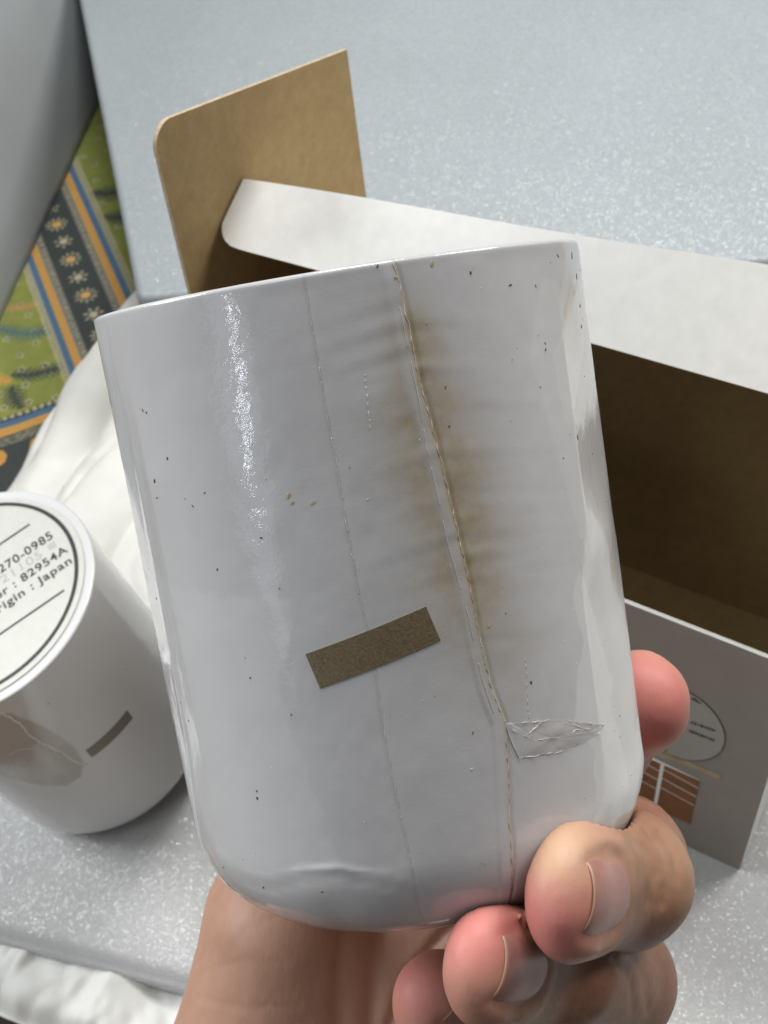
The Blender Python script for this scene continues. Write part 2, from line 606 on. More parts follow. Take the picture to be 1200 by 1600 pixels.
# ------------------------------------------------------------------ printed green cloth
def cloth_color(x, y):
    """flat batik print in the cloth's own plane (mm)"""
    green = np.array([0.175, 0.195, 0.032])
    cream = np.array([0.40, 0.37, 0.25])
    dark = np.array([0.022, 0.030, 0.028])
    ochre = np.array([0.45, 0.235, 0.045])
    blue = np.array([0.045, 0.11, 0.19])
    col = np.tile(green, (len(x), 1)) * (1 + 0.18 * fbm(x / 6, y / 6, 3, 21))[:, None]

    def put(mask, c):
        m = np.clip(mask, 0, 1)[:, None]
        col[:] = col * (1 - m) + np.asarray(c) * m

    # main border: runs along d, measured across by w
    P0 = np.array([-138.5, 380.0])
    d = np.array([0.385, -0.923])
    nrm = np.array([d[1] * -1, d[0]])
    w = (x - P0[0]) * nrm[0] + (y - P0[1]) * nrm[1]
    l = (x - P0[0]) * d[0] + (y - P0[1]) * d[1]
    # small flowers scattered on the green
    gx, gy = w / 9.0, l / 9.0
    ix, iy = np.floor(gx), np.floor(gy)
    jx = 0.5 + 0.28 * (vnoise(ix * 3.7, iy * 5.1, 31))
    jy = 0.5 + 0.28 * (vnoise(ix * 4.3, iy * 2.9, 32))
    fx, fy = (gx - ix - jx) * 9, (gy - iy - jy) * 9
    rr = np.hypot(fx, fy)
    an = np.arctan2(fy, fx)
    put((rr < 1.25 + 0.5 * np.cos(5 * an)) * 0.7, cream)
    put((rr < 0.6) * 1.0, dark)

    # fern fronds: dark zigzag leaves
    def fern(cx, cy, ang, length, c, wide):
        ca, sa = math.cos(ang), math.sin(ang)
        u = (w - cx) * ca + (l - cy) * sa
        v = -(w - cx) * sa + (l - cy) * ca + 0.02 * u * u
        env = wide * np.sqrt(np.clip((u + length / 2) * (length / 2 - u), 0, None)) / (length / 2)
        teeth = 0.55 + 0.45 * np.sin((u - 0.9 * np.abs(v)) * 3.2)
        put((np.abs(v) < env * teeth + 0.35 * (env > 0)) * 0.95, c)

    fern(25, -46, 0.35, 18, dark, 6.0)
    fern(26, -27, 0.35, 19, dark, 6.0)
    fern(25, 14, 1.2, 18, dark, 5.0)
    fern(27, -8, 1.0, 9, dark, 2.6)
    fern(-26, 22, 0.5, 24, (0.055, 0.11, 0.095), 4.4)
    fern(-24, 46, 0.15, 22, dark, 4.2)
    fern(-36, 54, 1.5, 13, dark, 4.5)
    fern(-39, 42, 0.9, 10, ochre, 3.0)
    fern(-25, 7, 0.3, 17, (0.33, 0.20, 0.06), 2.6)

    def band(w):
        for lo, hi, c in ((-17, 17, cream * 0.7), (-15.5, -13, blue), (-13, -10.2, ochre), (-9.9, 9.9, (0.10, 0.10, 0.085)),
                          (-7, 7, dark), (10.2, 13, ochre), (13, 15.5, blue)):
            put(sstep(lo - .2, lo + .2, w) * (1 - sstep(hi - .2, hi + .2, w)), c)
        return w

    b = w
    band(b)
    # speckled rope lines either side of the dark band
    for c0 in (-8.4, 8.4):
        put((np.abs(b - c0) < 1.0) * (0.5 + 0.5 * np.sin(l * 2.6 + 3 * vnoise(l / 2, b, 41))) * 0.8, cream * 0.75)
    for c0 in (-17.8, 17.8):
        put((np.hypot(b - c0, (l % 2.0) - 1.0) < 0.75) * 0.8, cream)
    # rosettes in the dark band
    for per, off, size, c, pet in ((24.0, 0, 4.6, cream * 0.85, 11), (24.0, 12.0, 4.0, cream * 0.75, 7), (12.0, 6.0, 1.3, cream * 0.8, 4)):
        ll = (l - off) % per - per / 2
        r2 = np.hypot(b, ll)
        a2 = np.arctan2(ll, b)
        put((r2 < size * (0.72 + 0.28 * np.cos(pet * a2))) * 0.8, c)
        if per == 24.0:
            put((r2 < size * 0.55), dark)
            put((r2 < size * 0.4), ochre * 1.3 if off == 0 else cream)
    # second border, crossing at the lower left
    d2 = np.array([0.93, 0.37])
    w2 = -(x + 150) * d2[1] + (y - 304) * d2[0]
    l2 = (x + 150) * d2[0] + (y - 304) * d2[1]
    keep = w < -17.5
    for lo, hi, c in ((-60, 4, dark), (-9, 3.4, dark), (-5.0, -1.2, ochre), (-1.2, 1.6, blue)):
        put(((w2 > lo) & (w2 < hi) & keep) * 1.0, c)
    put((np.hypot(w2 - 3.2, (l2 % 2.6) - 1.3) < 0.9) * keep * 0.8, cream)
    put((np.abs(w2 + 7.5) < 2) * keep * (0.5 + 0.5 * vnoise(l2 * 1.2, w2 * 1.2, 44)) * 0.8, cream * 0.7)
    put((np.hypot(w2 + 14, (l2 % 16) - 8) < 4) * keep, ochre)
    return np.clip(col * (1 + 0.12 * fbm(x * 1.2, y * 1.2, 2, 51))[:, None], 0.004, 1)


def build_cloth():
    xs = np.arange(-215, -84, 0.42)
    ys = np.arange(262, 560, 0.5)
    X, Y = np.meshgrid(xs, ys, indexing='ij')
    Z = 0.9 * fbm(X / 26, Y / 26, 3, 61) - 0.5 + 4 * sstep(-150, -200, X)
    o = mesh_obj('batik_cloth', np.stack([X, Y, Z], -1).reshape(-1, 3), grid_faces(len(xs), len(ys)), None or M_SHEET)
    t = NT('batik_print')
    a = t.attr('print')
    n = t.noise(1800, 2)
    t.l(a.outputs['Color'], t.b.inputs['Base Color'])
    t.set(Roughness=0.8, Sheen_Weight=0.1)
    t.bump(n, 0.3, 0.0003)
    o.data.materials.clear()
    o.data.materials.append(t.m)
    set_attr(o, 'print', cloth_color(X.ravel(), Y.ravel()), color=True)
    tag(o, 'green batik cloth with dark flower border, ferns and blue and ochre stripes', 'cloth')
    sol = o.modifiers.new('thick', 'SOLIDIFY')
    sol.thickness = 0.0008
    sol.offset = -1


build_cloth()


# ------------------------------------------------------------------ grey panel left of the cloth and wall behind
def build_panel():
    m = plain('grey_paint', (0.34, 0.36, 0.365), 0.55, 0.05, 30, 0.03)
    A = np.array([-178.0, 230.0]); B = np.array([-143.6, 532.0])
    d = (B - A) / np.linalg.norm(B - A)
    out = np.array([-d[1], d[0]])
    nu, nv = 40, 40
    V = []
    for layer in (0, 1):
        for i in range(nu):
            s = i / (nu - 1)
            for k in range(nv):
                h = k / (nv - 1)
                z = -3 + 260 * h
                bulge = 0.10 * z + 0.0016 * z * z
                p = A + (B - A) * s + out * (bulge + layer * 14)
                V.append((p[0], p[1], z))
    F = grid_faces(nu, nv)
    n = nu * nv
    Fb = F[:, ::-1] + n
    sides = []
    for i in range(nu - 1):
        a, b = i * nv, (i + 1) * nv
        sides.append((a + n, b + n, b, a))
        a, b = a + nv - 1, b + nv - 1
        sides.append((a, b, b + n, a + n))
    for k in range(nv - 1):
        sides.append((k, k + 1, k + 1 + n, k + n))
        q = (nu - 1) * nv
        sides.append((q + k + n, q + k + 1 + n, q + k + 1, q + k))
    o = mesh_obj('padded_panel', V, np.concatenate([F, Fb, np.array(sides)]), m)
    tag(o, 'smooth grey panel curving up along the left edge of the green cloth', 'panel')
    w = plain('wall_paint', (0.20, 0.20, 0.20), 0.8, 0.05, 30)
    W = mesh_obj('wall', [(-900, 560, -60), (-120, 575, -60), (-120, 575, 400), (-900, 560, 400),
                          (-900, 580, -60), (-120, 595, -60), (-120, 595, 400), (-900, 580, 400)],
                 [(0, 1, 2, 3), (7, 6, 5, 4), (1, 5, 6, 2), (4, 0, 3, 7), (3, 2, 6, 7)], w, smooth=False)
    W['kind'] = 'structure'


build_panel()


# ------------------------------------------------------------------ bunched white cloth behind the left canister
def build_bunch():
    O = np.array([-152.0, 268.0])
    s_ = np.array([0.42, 0.907]); t_ = np.array([0.907, -0.42])
    ns, nt = 150, 150
    S = np.linspace(-40, 110, ns)
    T = np.linspace(0, 86, nt)
    SS, TT = np.meshgrid(S, T, indexing='ij')
    bend = 3.0 * fbm(SS / 38, TT / 60, 2, 71)
    q = TT + bend + 0.05 * (SS - 30)

    def roll(c, wdt, h):
        u = np.clip(1 - ((q - c) / wdt) ** 2, 0, None)
        return h * np.sqrt(u)

    fade = sstep(-2, 40, SS)
    z = roll(11, 12.5, 15 - 2 * fade)
    z = np.maximum(z, roll(35, 15.5 + 2 * fade, 17 - 4 * fade))
    z = np.maximum(z, roll(62, 20, 7) * (1 - 0.3 * fade))
    deep = 5.0 * np.exp(-((q - 22.5) / 2.6) ** 2) * sstep(15, 45, SS)
    wp = fbm(SS / 22, TT / 22, 3, 74)
    z = z - deep + 0.6 * fbm(SS / 7, TT / 7, 3, 72)
    z = z + 4.0 * (0.5 - np.abs(fbm(q / 13 + 1.2 * wp, SS / 46 + 0.5 * wp, 2, 76))) * sstep(2, 12, TT)
    z = z - 3.0 * np.exp(-((q - 30 - 9 * wp - 0.12 * SS) / 1.6) ** 2) * sstep(-5, 20, SS) * (1 - sstep(55, 75, SS))
    z = z - 2.5 * np.exp(-((q - 8 - 8 * wp + 0.10 * SS) / 1.4) ** 2) * sstep(10, 30, SS)
    for _ in range(3):
        z[1:-1, 1:-1] = (z[1:-1, 1:-1] * 2 + z[:-2, 1:-1] + z[2:, 1:-1] + z[1:-1, :-2] + z[1:-1, 2:]) / 6
    X = O[0] + SS * s_[0] + TT * t_[0]
    Y = O[1] + SS * s_[1] + TT * t_[1]
    base = np.minimum(foam_z(X, Y), 0) * (1 - sstep(280, 330, Y))
    z = z * (1 - sstep(70, 86, TT)) + base - 1.0
    o = mesh_obj('white_cloth', np.stack([X, Y, z], -1).reshape(-1, 3), grid_faces(ns, nt), M_SHEET)
    tag(o, 'bunched white cotton cloth with soft folds between the green cloth and the canister', 'cloth')
    sol = o.modifiers.new('thick', 'SOLIDIFY')
    sol.thickness = 0.0008
    sol.offset = -1


build_bunch()


# ------------------------------------------------------------------ carton
BC = np.array([64.0, 135.5])                  # front right ground corner
BU = np.array([0.8662, -0.4997]); BU /= np.linalg.norm(BU)
BV = np.array([-BU[1], BU[0]])
BW, BD, BH, TH = 139.0, 74.0, 88.0, 0.9


def bx(u, v, z):
    """carton coordinates: u along the front (0 at right corner), v to the back"""
    p = BC + BU * u + BV * v
    return (p[0], p[1], z)


def card(name, quad, thick_dir, parent, inner_first=True, mats=None, rounded=None, n=1):
    """flat card: outline 'quad' (list of uvz) pushed by thick_dir; face A gets slot 0, face B slot 1, rim slot 2"""
    k = len(quad)
    V = [bx(*q) for q in quad] + [bx(*(np.array(q) + np.array(thick_dir))) for q in quad]
    F = [tuple(range(k)), tuple(reversed(range(k, 2 * k)))]
    for i in range(k):
        j = (i + 1) % k
        F.append((i, i + k, j + k, j))
    o = mesh_obj(name, V, F, mats, parent, smooth=False)
    o.data.polygons[0].material_index = 0
    o.data.polygons[1].material_index = 1
    for i in range(2, len(F)):
        o.data.polygons[i].material_index = 2
    return o


def arc(c, r, a0, a1, n=6):
    return [(c[0] + r * math.cos(math.radians(a0 + (a1 - a0) * i / n)), c[1] + r * math.sin(math.radians(a0 + (a1 - a0) * i / n))) for i in range(n + 1)]


def front_plane(px, py):
    """(u,z) on the carton's front wall seen at that pixel of the photograph"""
    d = RC @ np.array([(px - 600) / FPX, -(py - 800) / FPX, -1.0])
    o = CC[:2] - BC
    t = -(o @ BV) / (d[:2] @ BV)
    p = CC + d * t
    return (p[:2] - BC) @ BU, p[2]


def build_carton():
    root = empty('open_carton', (BC[0] * MM, BC[1] * MM, 0))
    bpy.context.view_layer.update()
    inv = root.matrix_world.inverted()
    ms = [M_WHITE, M_KRAFT, M_CARD_EDGE]

    def fix(o):
        o.matrix_parent_inverse = inv
        return o

    # walls: outer face white, inner face kraft
    front = [(-BW, 0, 0.3), (0, 0, 0.3), (0, 0, BH), (-BW, 0, BH)]
    fw = fix(card('front_wall', front, (0, TH, 0), root, mats=[M_FRONT, M_KRAFT, M_WHITE]))
    fix(card('back_wall', [(0, BD, 0.3), (-BW, BD, 0.3), (-BW, BD, BH), (0, BD, BH)], (0, -TH, 0), root, mats=ms))
    fix(card('left_wall', [(-BW, BD - TH, 0.3), (-BW, TH, 0.3), (-BW, TH, BH), (-BW, BD - TH, BH)], (TH, 0, 0), root, mats=ms))
    fix(card('right_wall', [(0, TH, 0.3), (0, BD - TH, 0.3), (0, BD - TH, BH), (0, TH, BH)], (-TH, 0, 0), root, mats=ms))
    fix(card('bottom_panel', [(-BW + TH, TH, 0.6), (-BW + TH, BD - TH, 0.6), (-TH, BD - TH, 0.6), (-TH, TH, 0.6)], (0, 0, 0.9), root, mats=ms))
    # bottom corner crushed out a little
    # dust flap on the left wall, kraft side towards the lens
    r = 4.5
    prof = [(4, BH + 0.2), (74, BH + 0.2), (71.6, 148.6)]
    prof += [p for p in arc((4.5 + r, 167.6 - r), r, 73, 180, 7)]
    quad = [(-BW, v, z) for v, z in prof]
    fix(card('dust_flap', list(reversed(quad)), (0.8, 0, 0), root, mats=ms))
    fix(card('dust_flap', [(0.0, v, z) for v, z in prof], (-0.8, 0, 0), root, mats=ms))  # right flap, unseen; added to block light from the carton's inside

    # lid with tuck flap
    n = 36
    cre, low, hin = [], [], []
    for i in range(n + 1):
        s = 0.5 - 0.5 * math.cos(math.pi * i / n)
        u = -137.6 + 136 * s
        v = 27.3 + (33.6 - 27.3) * (u + 137) / 109.0
        z = 143 + 9.0 * (u + 137) / 109.0 + 0.25 * math.sin(s * 9)
        cre.append(np.array([u, v, z]))
        uu = u
        lv = np.interp(uu, [-138, -131, -54.6, -20.8, 0], [14.2, 14.0, 20.0, 19.7, 19.6])
        lz = np.interp(uu, [-138, -131, -54.6, -20.8, 0], [136.2, 136.0, 134.6, 136.0, 137.2])
        # rounded free corners
        e = min(u + 137.9, 0.2 - u)
        cut = 0.0
        if e < 5.0:
            cut = 1 - math.sqrt(max(0, 1 - ((5.0 - e) / 5.0) ** 2))
        p = np.array([uu, lv, lz])
        p = p + (cre[-1] - p) * cut * 0.42
        low.append(p)
        hin.append(np.array([u, BD, BH + 0.3]))
    m = 8
    V, F = [], []
    for i in range(n + 1):
        for k in range(m + 1):
            t = k / m
            p = cre[i] * (1 - t) + low[i] * t
            sag = 1.0 * math.sin(math.pi * t)
            V.append(p + np.array([0, -0.04 * sag, 0.10 * sag]))
    nn = len(V)
    V = [bx(*p) for p in V] + [bx(p[0], p[1] + 0.35, p[2] - 0.5) for p in V]
    for i in range(n):
        for k in range(m):
            a = i * (m + 1) + k
            b = a + m + 1
            F.append((a, a + 1, b + 1, b))
    nf = len(F)
    F += [tuple(nn + q for q in reversed(f)) for f in F[:nf]]
    rim = [i * (m + 1) for i in range(n + 1)] + [n * (m + 1) + k for k in range(1, m + 1)] + \
          [i * (m + 1) + m for i in range(n - 1, -1, -1)] + [k for k in range(m - 1, 0, -1)]
    k0 = len(V)
    V = V + [V[a] for a in rim] + [V[a + nn] for a in rim]
    nr = len(rim)
    for i in range(nr):
        j = (i + 1) % nr
        F.append((k0 + i, k0 + j, k0 + nr + j, k0 + nr + i))
    tf = fix(mesh_obj('tuck_flap', V, F, ms, root))
    for i, p in enumerate(tf.data.polygons):
        p.material_index = 0 if i < nf else (1 if i < 2 * nf else 2)
        if i >= 2 * nf:
            p.use_smooth = False
    V, F = [], []
    for i in range(n + 1):
        for k in range(m + 1):
            t = k / m
            p = cre[i] * (1 - t) + hin[i] * t
            V.append(bx(p[0], p[1] + 2.0 * math.sin(math.pi * t) + 0.5 * (1 - t), p[2] - 0.5 * (1 - t)))
    nn = len(V)
    V += [(q[0] - BV[0] * 0.8, q[1] - BV[1] * 0.8, q[2] - 0.4) for q in V]
    for i in range(n):
        for k in range(m):
            a = i * (m + 1) + k
            b = a + m + 1
            F.append((a, b, b + 1, a + 1))
    nf = len(F)
    F += [tuple(nn + q for q in reversed(f)) for f in F[:nf]]
    k0 = len(V)
    V = V + [V[a] for a in rim] + [V[a + nn] for a in rim]
    for i in range(nr):
        j = (i + 1) % nr
        F.append((k0 + j, k0 + i, k0 + nr + i, k0 + nr + j))
    lid = fix(mesh_obj('lid', V, F, ms, root))
    for i, p in enumerate(lid.data.polygons):
        p.material_index = 0 if i < nf else (1 if i < 2 * nf else 2)

    # ------- print on the front wall: sub-parts of the wall
    def plate(name, pts_uz, lift, mat):
        V = [bx(u, -lift, z) for u, z in pts_uz]
        V2 = [bx(u, -lift + 0.03, z) for u, z in pts_uz]
        k = len(V)
        F = [tuple(range(k)), tuple(range(2 * k - 1, k - 1, -1))]
        for i in range(k):
            j = (i + 1) % k
            F.append((i, i + k, j + k, j))
        o = mesh_obj(name, V + V2, F, mat, fw, smooth=False)
        # front_wall keeps the root's inverse: cancel both
        o.matrix_parent_inverse = (root.matrix_world @ fw.matrix_parent_inverse).inverted()
        return o

    cu, cz = front_plane(1052, 1128)
    ru = front_plane(1131, 1165)[0] - cu
    rz = 14.0
    circ = [(cu + ru * math.cos(a), cz + rz * math.sin(a)) for a in np.linspace(0, 2 * math.pi, 49)[:-1]]
    plate('round_sticker', circ, 0.06, M_STICKER)
    V, F = tube_mesh([np.array([bx(u, -0.1, z) for u, z in circ + circ[:1]])], [0.11], 5)
    e = mesh_obj('sticker_edge', V, F, M_STKEDGE, fw)
    e.matrix_parent_inverse = (root.matrix_world @ fw.matrix_parent_inverse).inverted()
    a0, a1 = front_plane(1005, 1168), front_plane(1125, 1214)
    band = []
    for i in range(13):
        t = i / 12
        band.append((a0[0] + (a1[0] - a0[0]) * t, a0[1] + (a1[1] - a0[1]) * t + 1.6 + 0.4 * math.sin(5 * t)))
    for i in range(12, -1, -1):
        t = i / 12
        band.append((a0[0] + (a1[0] - a0[0]) * t, a0[1] + (a1[1] - a0[1]) * t - 0.8 - 0.3 * math.sin(7 * t)))
    plate('glue_stain', band, 0.12, M_STAINBAND)
    # orange printed block: tiles parted by white lines
    tr = np.array(front_plane(1094, 1219)); br = np.array(front_plane(1076, 1287))
    tl = np.array(front_plane(985, 1178))
    H = tr[1] - br[1]
    right, top = tr[0], tr[1]
    cols = [(right - 8.6, right), (right - 13.6, right - 9.5), (right - 18.6, right - 14.6)]
    cuts = [0.0, 0.17, 0.36, 0.56, 1.0]
    plate('print_ground', [(right - 18.6, top - H + 0.1), (right - 0.05, top - H + 0.1), (right - 0.05, top - 0.1), (right - 18.6, top + 1.5)], 0.055, M_WHITE)
    for ci, (x0, x1) in enumerate(cols):
        for k in range(4):
            za = top - H * cuts[k] - 0.18
            zb = top - H * cuts[k + 1] + 0.18
            slope = 1.6
            q = lambda x, z: (x, z - slope * (x - x1) / 8.6 * (0 if k == 3 and z == zb else 1) * (0 if k == 0 and z == za else 1))
            plate('print_tile', [q(x0, zb), q(x1, zb), q(x1, za), q(x0, za)], 0.10, M_RUST)
    # small illegible print lines on the sticker
    rng = random.Random(5)
    for (pa, pb) in (((1080, 1128), (1117, 1141)), ((1077, 1141), (1115, 1156)), ((1082, 1090), (1093, 1098)), ((1026, 1166), (1042, 1172))):
        p, q = np.array(front_plane(*pa)), np.array(front_plane(*pb))
        L = np.linalg.norm(q - p)
        x = 0.0
        VV, FF = [], []
        dr = (q - p) / L
        nr = np.array([-dr[1], dr[0]])
        while x < L:
            wd = rng.uniform(0.25, 0.5)
            hh = rng.uniform(0.35, 0.6)
            for (a, b) in ((0, -hh), (wd, -hh), (wd, hh), (0, hh)):
                c = p + dr * (x + a + b * 0.2) + nr * b
                VV.append(bx(c[0], -0.14, c[1]))
            k = len(VV)
            FF.append((k - 4, k - 3, k - 2, k - 1))
            x += wd + rng.uniform(0.12, 0.35)
        o = mesh_obj('print_line', VV, FF, M_INK, fw, smooth=False)
        o.matrix_parent_inverse = (root.matrix_world @ fw.matrix_parent_inverse).inverted()
    tag(root, 'open white carton with kraft inside, raised lid and orange print on its front', 'carton')


build_carton()

# ------------------------------------------------------------------ canisters
c_cam = np.array([6.3354, -47.2056, -175.078])
ax_cam = np.array([-0.1593, 0.978, 0.1345]); ax_cam /= np.linalg.norm(ax_cam)
e1 = np.cross(ax_cam, [0, 0, 1.0]); e1 /= np.linalg.norm(e1)
e2 = np.cross(e1, ax_cam)
CAN_R, CAN_RB, CAN_H, CAN_RC = 31.0, 30.26, 78.5, 12.0

SEAM = np.array([(12.1, 78.4), (12.6, 76.1), (13.3, 70.6), (13.7, 65.1), (14.7, 60.9), (15.6, 55.9), (16.7, 49.4), (17.7, 42.1),
                 (18.1, 36.2), (19.1, 30.2), (20.9, 26.2), (20.1, 21.1), (18.5, 14.5), (17.6, 8.0)])
SEAM2 = np.array([(12.0, 73.4), (12.9, 63.4), (12.9, 58.2), (14.4, 47.5), (16.2, 39.4), (17.1, 31.9), (19.1, 26.1)])
PERF = np.array([(-5.5, 78.2), (-5.5, 69.5), (-5.5, 64.0), (-5.3, 58.5), (-5.2, 51.5), (-5.1, 44.4), (-4.6, 39.6), (-4.4, 34.9),
                 (-4.9, 27.6), (-4.5, 20.1), (-3.8, 13.3), (-3.7, 7.5)])
CREASE = np.array([(-56, 10.5), (-46.7, 9.9), (-38.3, 9.8), (-28.8, 11.7), (-19.5, 12.1), (-10.0, 10.8), (-3.7, 9.1)])


def can_profile_r(h, rc):
    h = np.asarray(h, float)
    r = CAN_RB + (CAN_R - CAN_RB) * np.clip(h / CAN_H, 0, 1)
    low = h < rc
    r = np.where(low, r - rc + np.sqrt(np.clip(rc ** 2 - (rc - h) ** 2, 0, None)), r)
    hi = CAN_H - h
    r = np.where(hi < 0.5, r - 0.5 + np.sqrt(np.clip(0.25 - (0.5 - hi) ** 2, 0, None)), r)
    return r


def can_hit(px, py, R0=30.7):
    """(theta, h) on the held canister seen at that pixel of the photograph"""
    d = np.array([(px - 600) / FPX, -(py - 800) / FPX, -1.0])
    o = -c_cam
    dp = d - ax_cam * (d @ ax_cam)
    op = o - ax_cam * (o @ ax_cam)
    A, B, C0 = dp @ dp, 2 * dp @ op, op @ op - R0 * R0
    t = (-B - math.sqrt(max(0.0, B * B - 4 * A * C0))) / 2 / A
    p = d * t - c_cam
    return math.degrees(math.atan2(p @ e1, p @ e2)), p @ ax_cam


def poly_mask(pts, th, h, soft=0.25, wob=0.5, seed=0):
    """soft mask of a closed outline in the unrolled wall (mm)"""
    P = np.array(pts, float) * np.array([0.53, 1.0])
    x = th * 0.53 + wob * fbm(th / 3.0, h / 2.0, 3, seed)
    y = h + wob * fbm(th / 3.0 + 9, h / 2.0, 3, seed + 5)
    inside = np.zeros(x.shape, bool)
    dist = np.full(x.shape, 1e9)
    n = len(P)
    for i in range(n):
        a, b = P[i], P[(i + 1) % n]
        c = ((a[1] > y) != (b[1] > y)) & (x < (b[0] - a[0]) * (y - a[1]) / (b[1] - a[1] + 1e-12) + a[0])
        inside ^= c
        ab = b - a
        t = np.clip(((x - a[0]) * ab[0] + (y - a[1]) * ab[1]) / (ab @ ab + 1e-12), 0, 1)
        dist = np.minimum(dist, np.hypot(x - a[0] - t * ab[0], y - a[1] - t * ab[1]))
    sd = np.where(inside, dist, -dist)
    return sstep(-soft, soft, sd)


def can_point(th_deg, h, lift=0.0, rc=CAN_RC):
    t = np.radians(np.asarray(th_deg, float))
    r = can_profile_r(h, rc) + lift
    return np.stack([r * np.sin(t), -r * np.cos(t), np.broadcast_to(np.asarray(h, float), t.shape)], -1)


def can_relief(th, h, held):
    seed = 101 if held else 131
    d = 0.15 * fbm(th / 22.0, h / 26.0, 2, seed) + 0.045 * fbm(th / 6.0, h / 4.5, 3, seed + 3)
    if held:
        sx = np.interp(h, SEAM[::-1, 1], SEAM[::-1, 0])
        dt = (th - sx) * 0.53
        # puckers radiating from the seam
        env = np.exp(-np.abs(dt) / 7.0) * sstep(30, 42, h) * (1 - sstep(70, 78, h))
        d += 0.05 * env * vnoise(h / 1.3 + 0.12 * np.abs(dt), np.sign(dt) * 3 + dt / 14.0, seed + 7)
        d += 0.016 * np.exp(-np.abs(dt) / 11.0) * vnoise(h / 3.6 - 0.05 * np.abs(dt), dt / 20.0, seed + 9)
        # overlap of the film left of the seam and its step
        d += 0.10 * sstep(-1.9, -1.2, dt) * (1 - sstep(-0.12, 0.12, dt))
        d -= 0.09 * np.exp(-((dt - 0.28) / 0.26) ** 2)
        # perforation dimple line
        px = np.interp(h, PERF[::-1, 1], PERF[::-1, 0])
        d -= 0.05 * np.exp(-(((th - px) * 0.53) / 0.25) ** 2)
        # crease over the rounded bottom
        ch = np.interp(th, CREASE[:, 0], CREASE[:, 1])
        m = sstep(-58, -44, th) * (1 - sstep(-12, -2, th))
        d += 0.6 * m * (0.20 * np.exp(-((h - ch - 0.5) / 0.5) ** 2) - 0.25 * np.exp(-((h - ch + 0.45) / 0.45) ** 2))
        d += 0.18 * sstep(14, 7, h) * vnoise(th / 8.0, h / 6.0, seed + 12)
        # flat spots shaped to widen the reflections near both sides
        for c0, hw, h0, h1, am in ((69, 15, 46, 69, 0.85), (64, 16, 10, 38, 0.7), (-68, 13, 20, 68, 0.7)):
            u = th - c0
            flat = CAN_R * (math.cos(math.radians(hw)) / np.cos(np.radians(np.clip(u, -hw, hw))) - 1)
            d += am * flat * sstep(h0 - 6, h0 + 6, h) * (1 - sstep(h1 - 6, h1 + 6, h))
        # slanting tucks in the film at the left edge
        d += 0.12 * np.exp(-((th + 63 - 0.13 * (h - 60)) / 2.2) ** 2) * sstep(8, 20, h)
    return d


